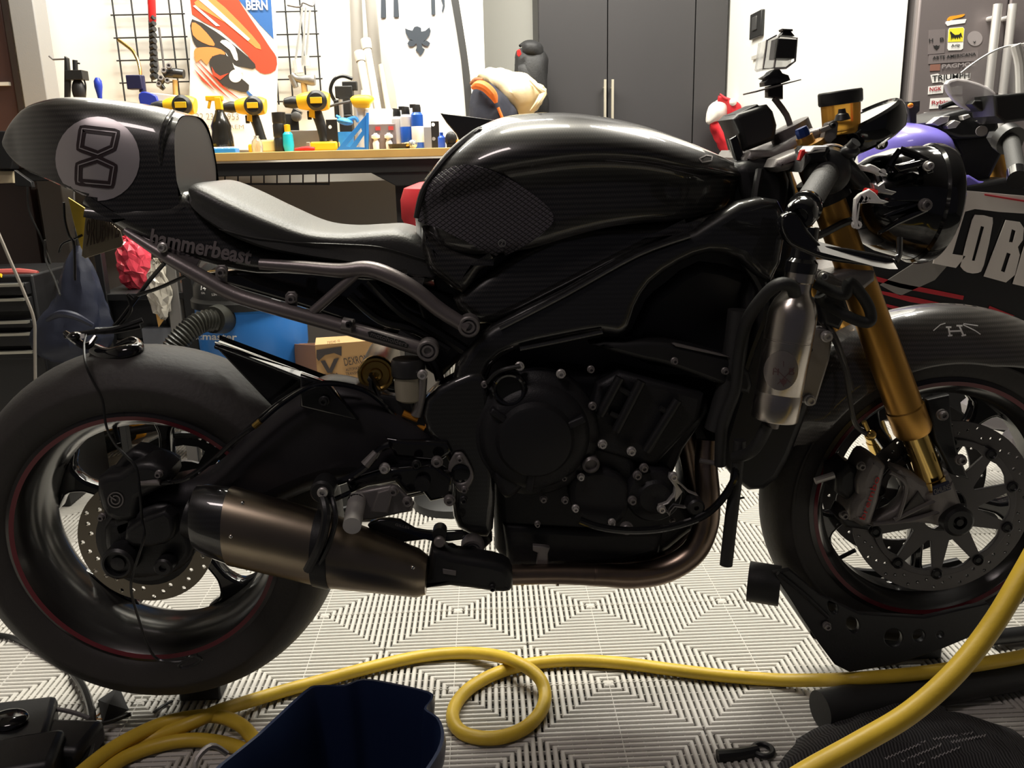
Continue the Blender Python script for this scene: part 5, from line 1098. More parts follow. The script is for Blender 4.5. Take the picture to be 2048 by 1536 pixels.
# red and white gloves hanging at the right of the cabinet
DG=3.5
redc=mat('red_cloth',(.62,.02,.03),.6,bump=.3,bscale=80,var=.25,vscale=20)
whc=mat('cream_fabric',(.8,.74,.68),.7,bump=.3,bscale=80)
r=T('cloth_garment','red and cream cloth garment hanging at the right edge of the charcoal cabinet','garment',P(1450,330,DG))
M('cream_cuff',rough(loft([(1414,226,244,.01),(1420,214,248,.04),(1432,202,246,.06),(1448,198,242,.06),(1460,202,238,.04),(1466,212,230,.01)],DG,e=.85),.010,12,f2=35),whc,r)
M('red_body',rough(loft([(1420,242,250,.01),(1434,244,268,.04),(1446,240,300,.05),(1458,236,330,.06),(1470,230,345,.05),(1482,225,345,.03),(1490,232,320,.01)],DG,e=.85),.014,12,f2=35),redc,r)
M('red_top',rough(loft([(1436,190,200,.01),(1446,192,208,.03),(1460,200,240,.05),(1474,206,250,.05),(1484,216,240,.02)],DG-.04,e=.85),.012,14,f2=35),redc,r)
M('cream_pompom',ball(P(1466,204,DG-.1),(.014,.014,.014)),whc,r)
M('drawstring',[pt([(1440,188,DG-.06),(1450,196,DG-.07),(1462,200,DG-.08)],[.003,.005,.003],3,8)],redc,r)
# switch plate on the return wall
Xr=xr-.006
sp=M('switch_plate',([v for v in box((Xr,PX(1514,50,Xr).y,PX(1514,50,Xr).z),(.014,.13,.085))[0]],box((0,0,0),(1,1,1))[1]),BLK,None,'small black switch plate on the white return wall','switch',bevel=.003)
M('switch_rocker',[box((Xr-.009,PX(1514,50,Xr).y,PX(1514,50,Xr).z+.005),(.006,.05,.045))],mat('dark_switch',(.06,.06,.06),.3),sp,bevel=.002)
M('note_strip',[box((Xr,PX(1514,113,Xr).y,PX(1514,113,Xr).z),(.004,.12,.012))],mat('paper_note',(.5,.48,.44),.6),None,'narrow printed note strip under the black switch plate','note')
# ---------------- garage fridge with stickers ----------------
DF=3.1
frm=mat('grey_fridge_steel',(.23,.2,.2),.38,.4,var=.08,vscale=3)
f0=P(1838,0,DF).x; fx=P(2014,50,DF).x; f1=fx+.55
fr_=T('fridge','grey steel two-door garage fridge covered in stickers','fridge',((f0+f1)/2,DF+.3,0))
M('fridge_body',[box(((f0+f1)/2,DF+.33,.95),(f1-f0-.01,.60,1.9))],mat('fridge_side',(.1,.09,.09),.4,.3),fr_,bevel=.01)
dl=M('fridge_door',[box(((f0+fx)/2,DF+.015,.95),(fx-f0-.006,.03,1.88))],frm,fr_,bevel=.006)
dr_=M('fridge_door',[box(((f1+fx)/2,DF+.015,.95),(f1-fx-.006,.03,1.88))],frm,fr_,bevel=.006)
for px,dd in((1996,dl),(2026,dr_)):
    a=P(px,8,DF-.05);
    M('door_handle',[tube([a,a+Vector((0,0,-.62))],.014,1,18),tube([a+Vector((0,.0,-.04)),a+Vector((0,.055,-.04))],.008,1,10),tube([a+Vector((0,.0,-.58)),a+Vector((0,.055,-.58))],.008,1,10)],mat('fridge_handle',(.85,.83,.8),.4,.6) if 'fridge_handle' not in MATS else MATS['fridge_handle'],dd,label='bright tubular handle')
DS=DF-.002
def stk(name,pts,mt,sm=1): return M(name,[slab(pts,DS,.0012,0,sm)],mt,dl,smooth=False)
skw=mat('sticker_white',(.85,.84,.82),.4);sky=mat('sticker_yellow',(.85,.75,.05),.4);skb=mat('sticker_blue',(.03,.2,.6),.4);skg=mat('sticker_grey',(.3,.27,.27),.5);skk=mat('sticker_black',(.02,.02,.02),.5)
def st_t(s,a,b,h,m,par,d=.002,up=None,bold=.02): return M('sticker_lettering',textpx(s,a,b,h,DS-d,.0002,bold=bold,up=up),m,par,smooth=False)
s=stk('sticker',[(1894,40),(1900,33),(1912,31),(1930,28),(1924,34),(1908,38),(1898,42)],mat('sticker_orange',(.85,.35,.03),.4),2)
s=stk('sticker',[(1892,43),(1897,41),(1933,38),(1930,46),(1902,50),(1895,52),(1891,47)],skw,1)
s=stk('sticker',[(1899,56),(1926,54),(1929,58),(1926,97),(1922,100),(1897,101),(1895,97),(1897,60)],skw,1); s.name='sticker'
s2=M('sticker_field',[slab([(1899,57),(1926,55),(1928,58),(1926,83),(1896,84),(1898,60)],DS-.001,.0012,0)],sky,s,smooth=False)
M('dog_emblem',[slab([(1901,62),(1905,66),(1910,70),(1918,69),(1922,65),(1925,75),(1921,72),(1920,78),(1917,73),(1915,78),(1913,74),(1910,78),(1908,74),(1905,78),(1905,73),(1902,80),(1902,70),(1900,66)],DS-.0022,.0005,0)],skk,s,smooth=False)
st_t('Agip',(1902,96),(1920,94),7,skk,s)
s=stk('sticker',pcirc(1950,77,15,24),skg); M('sticker_heart',[slab([(1946,82),(1949,84),(1952,81),(1951,84),(1949,87)],DS-.002,.0005,0)],skk,s,smooth=False)
s=stk('sticker',[(1858,60),(1891,58),(1889,106),(1856,109)],mat('sticker_clear',(.19,.165,.165),.4)); st_t('H',(1858,85),(1866,84),7,skk,s); st_t('B',(1880,83),(1888,82),7,skk,s)
M('eagle_print',[slab([(1866,90),(1870,92),(1873,90),(1876,92),(1880,90),(1877,95),(1873,99),(1869,96)],DS-.002,.0005,0)],skk,s,smooth=False)
s=stk('sticker',[(1858,110),(1957,102),(1956,122),(1857,128)],MATS['sticker_clear']); st_t('ARTE AMERICANA',(1865,119),(1952,111),6,skk,s)
s=stk('sticker',[(1861,129),(1881,128),(1880,141),(1860,142)],mat('sticker_brown',(.25,.12,.09),.5)); st_t('PAGMOL',(1884,137),(1950,132),8,MATS['aluminium'] if 0 else skg,s)
s=stk('sticker',[(1861,150),(1876,147),(1880,150),(1941,146),(1940,158),(1905,164),(1893,169),(1882,164),(1865,166)],skw); st_t('TRIUMPH',(1864,163),(1939,156),11,skk,s)
s=stk('sticker',[(1857,173),(1887,170),(1886,186),(1856,189)],skw); st_t('NGK',(1859,183),(1883,181),8,mat('print_maroon',(.35,.02,.03),.5),s)
s=stk('sticker',[(1896,174),(1925,171),(1925,188),(1895,190)],skw)
s=stk('sticker',[(1861,197),(1925,193),(1928,213),(1859,218)],skw); st_t('Rybiomb',(1863,211),(1918,207),9,MATS['print_maroon'],s)
s=stk('sticker',[(1848,225),(1900,222),(1900,243),(1846,245)],skw)
s2=M('sticker_field',[slab([(1850,227),(1898,224),(1898,241),(1848,243)],DS-.001,.0012,0)],skb,s,smooth=False); st_t('ÖHLINS',(1852,239),(1895,237),11,sky,s,.0025)
# ---------------- action camera on the handlebar ----------------
r=T('action_camera','small black action camera in a clear waterproof housing mounted above the handlebars','camera',P(1560,185,1.46))
# housing box turned toward the right-rear
hb=P(1565,98,1.46)
def rb(c,s,rz,ry=0): return box(c,s,(0,ry,rz))
clh=mat('clear_housing',(.75,.76,.76),.08,alpha=.42)
M('clear_case',[slab([(1553,72),(1592,74),(1582,132),(1530,140),(1525,136),(1533,80)],1.44,.045,.003,1)],clh,r,label='clear plastic housing')
M('camera_body',[slab([(1556,76),(1595,78),(1589,117),(1551,116)],1.43,.035,.002,1)],BLK,r)
M('case_rim',[pt([(1553,70,1.44),(1534,80,1.44),(1530,110,1.44),(1526,138,1.44),(1548,136,1.44),(1558,72,1.44),(1594,76,1.44),(1590,122,1.44),(1572,136,1.44),(1548,137,1.44)],.0018,1,6)],ALU,r)
M('shutter_button',[slab([(1565,57),(1586,58),(1586,62),(1566,61)],1.44,.02,.001),slab([(1569,61),(1582,62),(1590,72),(1562,70)],1.445,.02,.001)],BLK,r)
M('mount_joint',[slab([(1543,142),(1550,138),(1560,137),(1566,146),(1578,150),(1582,160),(1566,166),(1530,172),(1529,164),(1535,158),(1526,155),(1538,148)],1.45,.03,.003,1)],BLK,r)
M('mount_plate',[slab([(1511,182),(1602,158),(1603,160),(1512,185)],1.43,.07,.0005,1)],ALUD,r)
M('mount_stem',[slab([(1537,172),(1562,166),(1567,170),(1567,198),(1537,194)],1.455,.022,.003,1)],BLK,r)
M('stem_arm',[pt([(1548,196,1.46),(1556,206,1.46),(1573,230,1.46),(1580,250,1.46)],.005,2,8)],ALUD,r)
# ---------------- second motorcycle ----------------
D2=2.15
b2=T('motorcycle','white, black and purple race motorcycle parked behind the front wheel','motorcycle',(1.2,2.3,0))
fb=mat('fairing_black',(.012,.012,.013),.3,0,.4); fwt=mat('fairing_white',(.62,.58,.55),.35,0,.4); pur=mat('purple_paint',(.17,.14,.55),.35,0,.4); lred=mat('fairing_red_line',(.4,.02,.03),.4)
M('side_fairing',[slab([(1640,560),(1700,500),(1780,440),(1880,400),(1905,375),(2120,392),(2120,790),(2000,720),(1900,665),(1780,655),(1690,640)],D2,.08,.012,2,res=3)],fb,b2)
def on2(name,pts,mt,dd=.002,sm=1,**k): return M(name,[slab(pts,D2-dd,.003,.0005,sm)],mt,b2,smooth=False,**k)
on2('white_panel',[(1895,378),(2120,398),(2120,432),(2060,428),(2000,424),(1950,418),(1925,425),(1905,455),(1885,500),(1872,490)],fwt,.004)
on2('white_flash',[(1850,512),(1893,470),(1905,520),(1870,560),(1800,592),(1760,570)],mat('fairing_grey_fade',(.2,.19,.18),.4),.004)
on2('red_stripe',[(1970,388),(2120,412),(2120,416),(1970,391)],lred,.0065)
for p in([(1752,553),(1800,566),(1928,592),(1926,600),(1800,576),(1752,562)],[(1762,582),(1830,595),(1898,610),(1896,616),(1820,604),(1762,588)],[(1768,607),(1830,622),(1872,634),(1868,638),(1820,628),(1768,612)],[(1980,612),(2030,632),(2012,632),(1978,618)],[(1958,630),(2020,650),(2010,652),(1955,636)]): on2('red_stripe',p,lred,.004)
# big LOBE letters
def L2(pts,**k): on2('fairing_letter',pts,fwt,.006,1,**k)
L2([(1896,418),(1932,418),(1905,508),(1932,512),(1912,536),(1866,527)])
M('fairing_letter',[slab([(1945,440),(1956,430),(1980,434),(1986,446),(1968,530),(1956,546),(1935,545),(1923,535),(1924,522)],D2-.006,.003,.0005,2,holes=[[(1962,452),(1969,454),(1950,522),(1944,521)]])],fwt,b2,smooth=False)
M('fairing_letter',[slab([(2012,440),(2040,444),(2048,456),(2046,480),(2036,494),(2040,510),(2030,550),(2012,565),(1968,553)],D2-.006,.003,.0005,1,holes=[[(2024,458),(2032,462),(2026,485),(2018,484)],[(2014,505),(2022,508),(2010,545),(2002,542)]])],fwt,b2,smooth=False)
L2([(2062,448),(2120,455),(2116,475),(2080,470),(2072,500),(2110,508),(2106,526),(2066,520),(2058,556),(2100,566),(2096,584),(2026,568)])
M('purple_strip',[slab([(1908,360),(1940,350),(1960,362),(2120,378),(2120,396),(2048,390),(1990,385),(1912,380)],D2+.005,.06,.006,1)],pur,b2)
M('front_cowl',loft([(1725,285,330,.02),(1745,262,345,.08),(1775,248,350,.12),(1810,246,345,.14),(1850,258,345,.14),(1880,285,340,.08),(1892,305,330,.03)],2.25,e=.8),pur,b2)
lgp=M('tank_emblem',[slab(pcirc(1764,288,13,20,ry=11,a=-.5),2.03,.01,.001)],BLK,b2); M('emblem_mark',[slab([(1757,290),(1762,280),(1766,286),(1772,282),(1768,294),(1764,290),(1758,296)],2.025,.004,.0005)],WHT,lgp)
M('fork_tube',[pt([(1985,300,2.3),(1995,345,2.3),(2020,420,2.3)],.028,1,20)],GOLD,b2)
M('triple_clamp',[slab([(1858,245),(1900,225),(1960,215),(1990,232),(2000,255),(1980,272),(1920,278),(1880,262)],2.2,.2,.01,2)],SB,b2)
for p in([(1862,247),(1880,233),(1900,232),(1896,244),(1876,252)],[(1893,252),(1910,240),(1922,244),(1912,256),(1896,258)],[(1958,242),(1975,232),(1998,228),(1994,240),(1968,248)],[(1925,232),(1938,228),(1942,234),(1928,240)]): M('clamp_highlight',[slab(p,2.18,.03,.002,1)],ALU,b2)  # aluminium plates stand in for highlights on the black clamp
M('clamp_wiring',[pt([(1880,215,2.25),(1910,205,2.25),(1930,215,2.22),(1950,232,2.2)],.007,5,8),pt([(1900,222,2.22),(1925,212,2.2),(1945,222,2.2)],.005,5,8)],BLKS,b2) if 0 else M('clamp_wiring',[pt([(1880,215,2.25),(1910,205,2.25),(1930,215,2.22),(1950,232,2.2)],.007,5,8)],BLKS,b2)
M('headstock',[slab([(1905,275),(1990,268),(2010,300),(1975,370),(1930,375),(1912,350),(1925,310)],2.22,.15,.01,1)],SB,b2)
M('instrument_pod',[slab([(1988,190),(2060,184),(2060,240),(2010,246),(1992,232)],2.0,.1,.006,1)],BLK,b2)
M('mirror_housing',[slab([(1944,208),(1950,200),(1990,200),(1996,225),(1960,222)],2.05,.05,.004)],BLK,b2)
M('screen_shell',[slab([(1893,168),(1915,156),(1960,166),(1992,184),(1988,205),(1945,222),(1910,200)],2.08,.02,.006,2)],mat('frosted_screen',(.55,.52,.53),.3,alpha=.75),b2,label='frosted grey screen edge')
def screen():
    out=[(1922,146),(1960,118),(2000,95),(2040,88),(2080,86),(2100,200),(2000,186),(1975,172)]
    return slab(out,2.06,.004,.001,2)
M('windscreen',[screen()],mat('clear_windscreen',(.7,.68,.68),.05,alpha=.22),b2,label='clear windscreen')
M('windscreen_edge',[pt([(1922,146,2.055),(1960,118,2.055),(2000,97,2.055),(2040,89,2.055),(2090,88,2.055)],.0022,4,6)],WHT,b2)
M('windscreen_brace',[pt([(2031,90,2.05),(2040,130,2.05),(2042,190,2.05)],.011,3,10)],WHT,b2)
hg2=P(2022,282,1.92);he2=P(2034,345,1.80)
M('handgrip',[tube([hg2,he2],.017,1,20)],GRIP,b2); M('grip_flange',[tube([hg2+Vector((-.003,.02,.01)),hg2],.032,1,24)],BLK,b2); M('bar_end',[tube([he2,P(2036,360,1.77)],.02,1,20)],GB,b2)
sg2=M('switchgear',[slab([(1996,275),(2002,262),(2040,262),(2052,275),(2045,295),(2005,290)],1.95,.05,.005,1)],BLK,b2); M('kill_switch',[slab([(1999,268),(2006,262),(2020,263),(2018,272),(2002,276)],1.94,.02,.002)],RED,sg2)
M('bar_clamp_bolt',[tube([P(1962,262,2.1),P(1964,262,2.08)],.012,1,14)],ALUD,b2)
M('brake_reservoir',[slab([(1817,203),(1841,201),(1840,222),(1834,228),(1834,246),(1820,246),(1818,225)],2.2,.03,.003,1)],BLK,b2); M('reservoir_orange',[ball(P(1821,211,2.19),(.007,.005,.006))],MATS['orange_plastic'],b2)
# lower parts of the second bike glimpsed through the front wheel
M('belly_pan',[slab([(1940,815),(1995,780),(2015,800),(2022,840),(2015,862),(1960,850)],2.05,.05,.006,2),slab([(2025,880),(2060,860),(2120,860),(2120,960),(2040,950)],2.05,.05,.006,2)],mat('grey_belly',(.34,.32,.35),.4,0,.3),b2)
def w2(c,R):
    tyre2=M('front_tyre',lathe(crom([(R-.09,-.045),(R-.05,-.055),(R-.01,-.04),(R,0),(R-.01,.04),(R-.05,.055),(R-.09,.045)],2),c,(0,-1,0),64,False),RUB,b2)
    M('wheel_rim',lathe([(R-.085,-.045),(R-.10,-.03),(R-.10,.03),(R-.085,.045),(R-.095,.047),(R-.12,0),(R-.095,-.047)],c,(0,-1,0),64,False),GB,b2)
w2(Vector((1.95,2.35,.3)),.3); w2(Vector((.75,2.38,.3)),.0001) if 0 else None
M('engine_mass',[slab([(1700,640),(2120,760),(2120,900),(2020,870),(1900,840),(1720,760)],2.3,.2,.02,1)],SB,b2)
M('support_stand',[box((1.25,2.35,.2),(.05,.22,.4)),box((1.25,2.35,.012),(.3,.3,.024))],SB,b2)
M('white_flank',[slab([(1775,640),(1800,634),(1812,650),(1790,652)],2.1,.02,.003)],fwt,b2)
# ---------------- under the bench ----------------
DU=2.5
chest=T('tool_chest','black tool chest with pale drawer edges at the far left','tool chest',(P(30,640,DU).x-.2,DU+.2,0))
cx1=P(72,640,DU).x; cx0=cx1-.62
zt=P(20,552,DU).z
M('chest_body',[box(((cx0+cx1)/2,DU+.17,zt/2),(cx1-cx0,.30,zt))],SB,chest,bevel=.006)
for y0,y1 in((566,590),(595,622),(640,655),(664,692),(700,718)):
    za,zb=P(30,y0,DU).z,P(30,y1,DU).z
    d=M('drawer',[box(((cx0+cx1)/2,DU+.01,(za+zb)/2),(cx1-cx0-.02,.03,za-zb))],SB,chest,bevel=.002)
    M('drawer_pull',[box(((cx0+cx1)/2,DU-.012,za-.004),(cx1-cx0-.03,.018,.007))],mat('pale_pull',(.6,.58,.5),.3,.8) if 'pale_pull' not in MATS else MATS['pale_pull'],d)
c=P(40,552,DU+.08)
M('red_wrench_roll',[tube([P(-30,548,DU+.06),P(40,546,DU+.06),P(76,547,DU+.06)],[.012,.014,.008],2,10)],mat('dull_red',(.35,.07,.06),.5),None,'long red tool lying on top of the black tool chest','tool')
M('yellow_tool_tip',[tube([P(-12,553,DU+.02),P(3,551,DU+.02)],.006,1,8)],YEL,None,'yellow tipped tool lying on the tool chest at the left edge','tool')
# navy drawstring bag hanging from the bench
nb=mat('navy_bag_cloth',(.009,.012,.028),.6,0,.1,bump=.5,bscale=30,var=.4,vscale=12)
DN=2.45
r=T('drawstring_bag','navy drawstring bag hanging under the licence plate','bag',P(150,700,DN))
def bag():
    rings=[]
    prof=[(495,155,5),(520,158,22),(560,160,38),(600,158,50),(630,150,62),(655,143,70),(680,142,72),(700,144,64),(716,148,44),(722,150,18)]
    for y,x,w in crom(prof,3):
        c=P(x,y,DN);rr=w/ppm(x,y,DN)
        rings.append([c+Vector((math.cos(t)*rr*(1+.10*math.sin(7*t+y*.03)),math.sin(t)*rr*.75*(1+.10*math.sin(5*t)),0)) for t in [2*PI*i/36 for i in range(36)]])
    return loftrings(rings)
M('bag_body',rough(bag(),.012,10,f2=40),nb,r); M('bag_cord',[pt([(155,498,DN),(150,440,DN+.02),(148,380,DN+.2),(150,330,2.86)],.003,4,8),pt([(90,480,DN),(92,520,DN),(110,560,DN-.05),(120,590,DN-.1)],.003,4,6)],BLKS,r)
M('bag_gather',[pt([(95,640,DN-.11),(120,628,DN-.14),(150,632,DN-.15),(185,650,DN-.12)],[.006,.010,.010,.006],4,8)],nb,r)
# shelf cart behind the number plate
DK=2.6
gp=mat('grey_post',(.22,.21,.2),.5,.3)
r=T('shelf_cart','black metal shelf cart with grey posts standing under the bench','cart',(P(300,700,DK).x,DK+.15,0))
def post(x0,y0,x1,y1,w,m): return slab([(x0,y0),(x0+w,y0),(x1+w,y1),(x1,y1)],DK,.03,.002)
xs_=[P(290,600,DK).x,P(380,600,DK).x,P(205,600,DK).x]
for X,wd,m in((P(350,600,DK).x,.035,gp),(P(381,600,DK).x,.03,SB),(P(212,600,DK).x,.02,SB)):
    M('post',[box((X,DK,.42),(wd,.03,.84))],m,r,bevel=.002); M('post',[box((X,DK+.32,.42),(wd,.03,.84))],m,r,bevel=.002)
for y in(592,700,760):
    z=P(300,y,DK).z; M('shelf',[box(((xs_[2]+xs_[1])/2,DK+.16,z),(xs_[1]-xs_[2]+.03,.34,.02))],SB,r,bevel=.002)
zs=P(300,592,DK).z+.01
def K(x): return Vector((P(x,560,DK).x,DK+.1,zs))
b=K(245); redp=mat('red_plastic_film',(.6,.05,.08),.3,0,.3,bump=.8,bscale=25)
g=ball(b+Vector((0,-.0,.075)),(.05,.045,.085),24,16); random.seed(3)
g=([v+Vector((random.uniform(-1,1),random.uniform(-1,1),random.uniform(-1,1)))*.006 for v in g[0]],g[1])
M('red_bag',g,redp,None,'crumpled red plastic bag on the black shelf cart','bag',smooth=False)
b=K(318); clp=mat('crinkled_clear_film',(.62,.58,.5),.15,alpha=.8,bump=1,bscale=40)
def crumple(c,s,seed,amp=.01):
    random.seed(seed); g=ball(c,s,18,12); return ([v+Vector((random.uniform(-1,1),random.uniform(-1,1),random.uniform(-1,1)))*amp for v in g[0]],g[1])
M('clear_bag',crumple(P(318,572,DK-.03)+Vector((0,0,-.01)),(.03,.02,.085),5,.008),clp,None,'crinkled clear plastic bag draped over the shelf edge','bag',smooth=False)
M('paper_packet',[slab([(275,595),(280,580),(300,560),(325,550),(320,565),(310,580),(357,577),(340,590),(300,598)],DK+.04,.02,.001)],mat('pale_packet',(.55,.52,.47),.5),None,'pale paper packet beside the red plastic bag','packet',smooth=False)
M('amber_note',[slab([(309,616),(333,632),(317,655)],DK-.02,.004,.0005)],mat('orange_paper',(.75,.42,.12),.6),None,'orange paper triangle sticking out below the clear bag','paper')
M('brown_tin',[lathe([(0,0),(.035,0),(.035,.07),(0,.07)],K(298)+Vector((0,.12,0)),(0,0,1),24)],mat('brown_tin_paint',(.1,.05,.03),.4),None,'brown tin standing behind the clear bag','tin')
M('tin_lid',lathe([(0,.07),(.038,.07),(.038,.078),(0,.078)],K(298)+Vector((0,.12,0)),(0,0,1),24),WHT,bpy.data.objects['brown_tin'])
M('red_box',[box(K(299)+Vector((0,.22,.10)),(.04,.04,.2))],RED,None,'small red box at the back of the shelf cart','box',bevel=.002)
M('black_tub',[box((P(275,650,DK).x,DK+.12,P(275,690,DK).z+.075),(.17,.2,.13))],SB,None,'black open tub on the lower shelf of the cart','tub',bevel=.008)
tubz=P(300,700,DK).z+.01
M('clear_box',[box((P(310,680,DK).x+.02,DK+.02,tubz+.03),(.11,.05,.055))],mat('clear_box_plastic',(.3,.32,.36),.15,alpha=.6),None,'clear plastic box on the lower shelf next to the ribbed hose','box',bevel=.004)
M('silver_rod',[pt([(-10,450,2.2),(20,520,2.2),(50,590,2.2),(68,640,2.2),(70,700,2.2),(72,900,2.2)],.004,4,8)],mat('pale_rod',(.35,.32,.28),.4,.5),None,'thin pale cable curving down in front of the tool chest','cable')
M('black_wall_cable',[pt([(55,365,2.84),(58,420,2.84),(80,470,2.84),(95,510,2.84),(120,580,2.6),(135,640,2.5)],.003,5,6)],BLKS,None,'black cable hanging in front of the grey lower wall','cable')
# clamp hanging at far left below bench level
r=T('light_bracket','dark bracket behind the tip of the motorcycle tail','bracket',P(20,350,2.8))
M('bracket_bar',[slab([(-20,262),(30,262),(30,300),(22,338),(-20,338)],2.8,.05,.004),slab([(28,340),(62,364),(64,374),(30,372)],2.8,.02,.002)],SB,r); M('bracket_light',[slab([(-20,342),(26,342),(26,366),(-20,368)],2.83,.02,.002)],mat('pale_sheet',(.5,.42,.28),.5),r)
# ---------------- shop vacuum ----------------
DV=2.55; vc=P(505,640,DV); vr=107/ppm(505,640,DV); zt=P(505,598,DV).z; VC=Vector((vc.x,DV+vr*.0,0))
vac=T('shop_vacuum','blue barrel shop vacuum with a black lid and ribbed hose','vacuum cleaner',VC)
blu=mat('vac_blue',(.03,.2,.62),.4,0,.1)
M('barrel',lathe([(0,.10),(vr*.86,.10),(vr*.90,.12),(vr*.965,zt-.14),(vr*.985,zt-.13),(vr,zt-.01),(vr*.99,zt),(0,zt)],VC,(0,0,1),48),blu,vac)
M('barrel_rim',lathe([(vr*1.0,zt-.012),(vr*1.05,zt-.01),(vr*1.05,zt+.01),(vr*.99,zt+.02)],VC,(0,0,1),48),BLK,vac)
M('motor_lid',lathe([(vr*1.0,zt+.005),(vr*.98,zt+.05),(vr*.8,zt+.10),(vr*.55,zt+.13),(0,zt+.14)],VC,(0,0,1),40),BLK,vac)
for a in(0,90,180,270):
    t=math.radians(a+45); q=VC+Vector((math.cos(t)*vr*.9,math.sin(t)*vr*.9,0)); M('castor',[tube([q+Vector((-.012,0,.025)),q+Vector((.012,0,.025))],.025,1,18),box(q+Vector((0,0,.07)),(.05,.05,.08))],BLK,vac)
bt=bvh([bpy.data.objects['barrel']])
def onvac(g,off=.001): 
    V=[cast(bt,v[0],v[1],off) or P(v[0],v[1],DV) for v in g[0]]; return (V,g[1])
M('brand_lettering',onvac(text2px('vacmaster',(372,679),(474,681),12,bold=.02)),WHT,vac,smooth=False)
bt=bvh([bpy.data.objects['motor_lid']])
for s,a,b,h in(('14',(402,580),(412,581),9),('GAL',(403,588),(411,588),4),('5.5HP',(424,592),(436,591),5)): 
    V=text2px(s,a,b,h,bold=.02); q=[cast(bt,v[0],v[1],.001) or P(v[0],v[1],DV-vr-.002) for v in V[0]]; M('lid_lettering',(q,V[1]),WHT,vac,smooth=False)
ribm=mat('ribbed_hose_black',(.022,.022,.018),.35)
def ribbed(pts,r0):
    P3=[Vector(p) for p in crom(pts,24)]
    # resample by length
    L=[0]
    for i in range(1,len(P3)): L.append(L[-1]+(P3[i]-P3[i-1]).length)
    n=int(L[-1]/.0045); out=[];j=0
    for i in range(n):
        s=L[-1]*i/(n-1)
        while j<len(L)-2 and L[j+1]<s: j+=1
        f=(s-L[j])/max(L[j+1]-L[j],1e-9); out.append(P3[j].lerp(P3[j+1],f))
    return tube(out,[r0*(1.06 if i%2 else .90) for i in range(n)],1,18)
M('vac_hose',[ribbed([P(432,640,2.36),P(400,645,2.33),P(370,668,2.30),P(345,700,2.28),P(330,750,2.26),P(310,800,2.2)],.029),tube([P(450,636,2.42),P(425,640,2.35)],[.044,.036],1,24)],ribm,vac,label='black ribbed hose')
h2=G(285,850,.05);h1=G(140,915,.04)
M('vac_hose',[ribbed([G(330,838,.05),G(285,852,.05),G(220,885,.045),G(150,915,.04),G(60,960,.04)],.030)],ribm,vac,label='grey ribbed hose lying on the floor')
M('vac_wand',[tube([G(200,872,.06),G(300,856,.08),G(340,850,.08)],.016,1,14)],BLK,vac) 
orr=T('tool_case','orange angled plastic tool case seen through the rear wheel','tool case',G(200,890,0))
o0=G(190,900,0)
M('case_shell',[box(G(205,905,0)+Vector((-.0,.10,.07)),(.22,.10,.14),(0,-.25,.25))],mat('orange_case',(.75,.33,.02),.45),orr,bevel=.01)
M('case_latch',[box(G(205,905,0)+Vector((.06,.035,.10)),(.02,.03,.05),(0,-.25,.25))],mat('purple_latch',(.12,.05,.1),.4),orr,bevel=.003)
# stacked carton of transmission fluid
DX=2.35
crd=mat('cardboard',(.5,.3,.13),.75,var=.12,vscale=10); crd2=mat('cardboard_dark',(.33,.17,.10),.8)
cr_=T('cardboard_box','open cardboard box printed DEXRON beside the blue vacuum','box',P(690,780,DX)+Vector((0,.1,-.02)))
bz0=P(690,800,DX).z
A=P(630,690,DX);B=P(757,680,DX);Cc=P(583,688,DX+.14)
def quad(n,pts,m,th=.003): 
    return M(n,([*pts,*[p+Vector((0,.003,0)) for p in pts]],[(0,1,2,3),(7,6,5,4),(0,4,5,1),(1,5,6,2),(2,6,7,3),(3,7,4,0)]),m,cr_,smooth=False)
fz=A.z; A0=Vector((A.x,A.y,bz0));B0=Vector((B.x,B.y,bz0));C0=Vector((Cc.x,Cc.y,bz0)); Dd=Vector((B.x-(A.x-Cc.x),Cc.y,0))
fp=quad('front_panel',[A0,B0,B,A],crd); quad('side_panel',[C0,A0,A,Cc],crd2); quad('back_panel',[C0,Vector((Dd.x,Dd.y,bz0)),Vector((Dd.x,Dd.y,Cc.z)),Cc],crd2)
quad('top_flap',[A,B,P(757,668,DX+.05),P(632,676,DX+.05)],crd); M('box_floor',([A0,B0,Vector((Dd.x,Dd.y,bz0)),C0],[(0,1,2,3)]),crd2,cr_)
ink=mat('carton_ink',(.06,.05,.05),.7)
def ci(pts,m=ink,dd=.002,sm=1): return M('printed_mark',[slab(pts,DX-dd,.0008,0,sm)],m,fp,smooth=False)
ci([(633,700),(683,693),(683,712),(668,706),(650,710),(637,722),(633,716)]); ci([(641,722),(650,721),(659,738),(668,718),(678,716),(664,745),(655,746)],dd=.0025)
ci([(683,750),(683,760),(670,766),(640,770),(660,762),(676,754)])
M('box_lettering',textpx('Valvoline',(640,757),(676,751),8,DX-.0025,.0003,bold=.02),ink,fp,smooth=False)
M('box_lettering',textpx('DEXRON',(690,732),(738,724),16,DX-.0025,.0003,bold=.0),ink,fp,smooth=False)
M('box_lettering',textpx('AUTOMATIC',(692,743),(724,738),6,DX-.0025,.0003),ink,fp,smooth=False)
M('box_lettering',textpx('TRANSMISSION',(692,751),(735,746),6,DX-.0025,.0003),ink,fp,smooth=False)
M('box_lettering',textpx('730240 10',(655,688),(680,684),5,DX-.0025,.0003),ink,fp,smooth=False)
M('red_bottle_cap',[lathe([(0,0),(.022,0),(.022,.03),(0,.03)],Vector((P(765,690,DX+.08).x,DX+.08,P(765,695,DX+.08).z)),(0,0,1),20)],RED,None,'red cap of a bottle beside the cardboard box','bottle cap') if 0 else None
M('support_crate',[box(((A.x+B.x)/2-.04,DX+.09,bz0/2-.001),(.22,.22,bz0-.002))],SB,None,'black crate carrying the cardboard box','crate',bevel=.004)
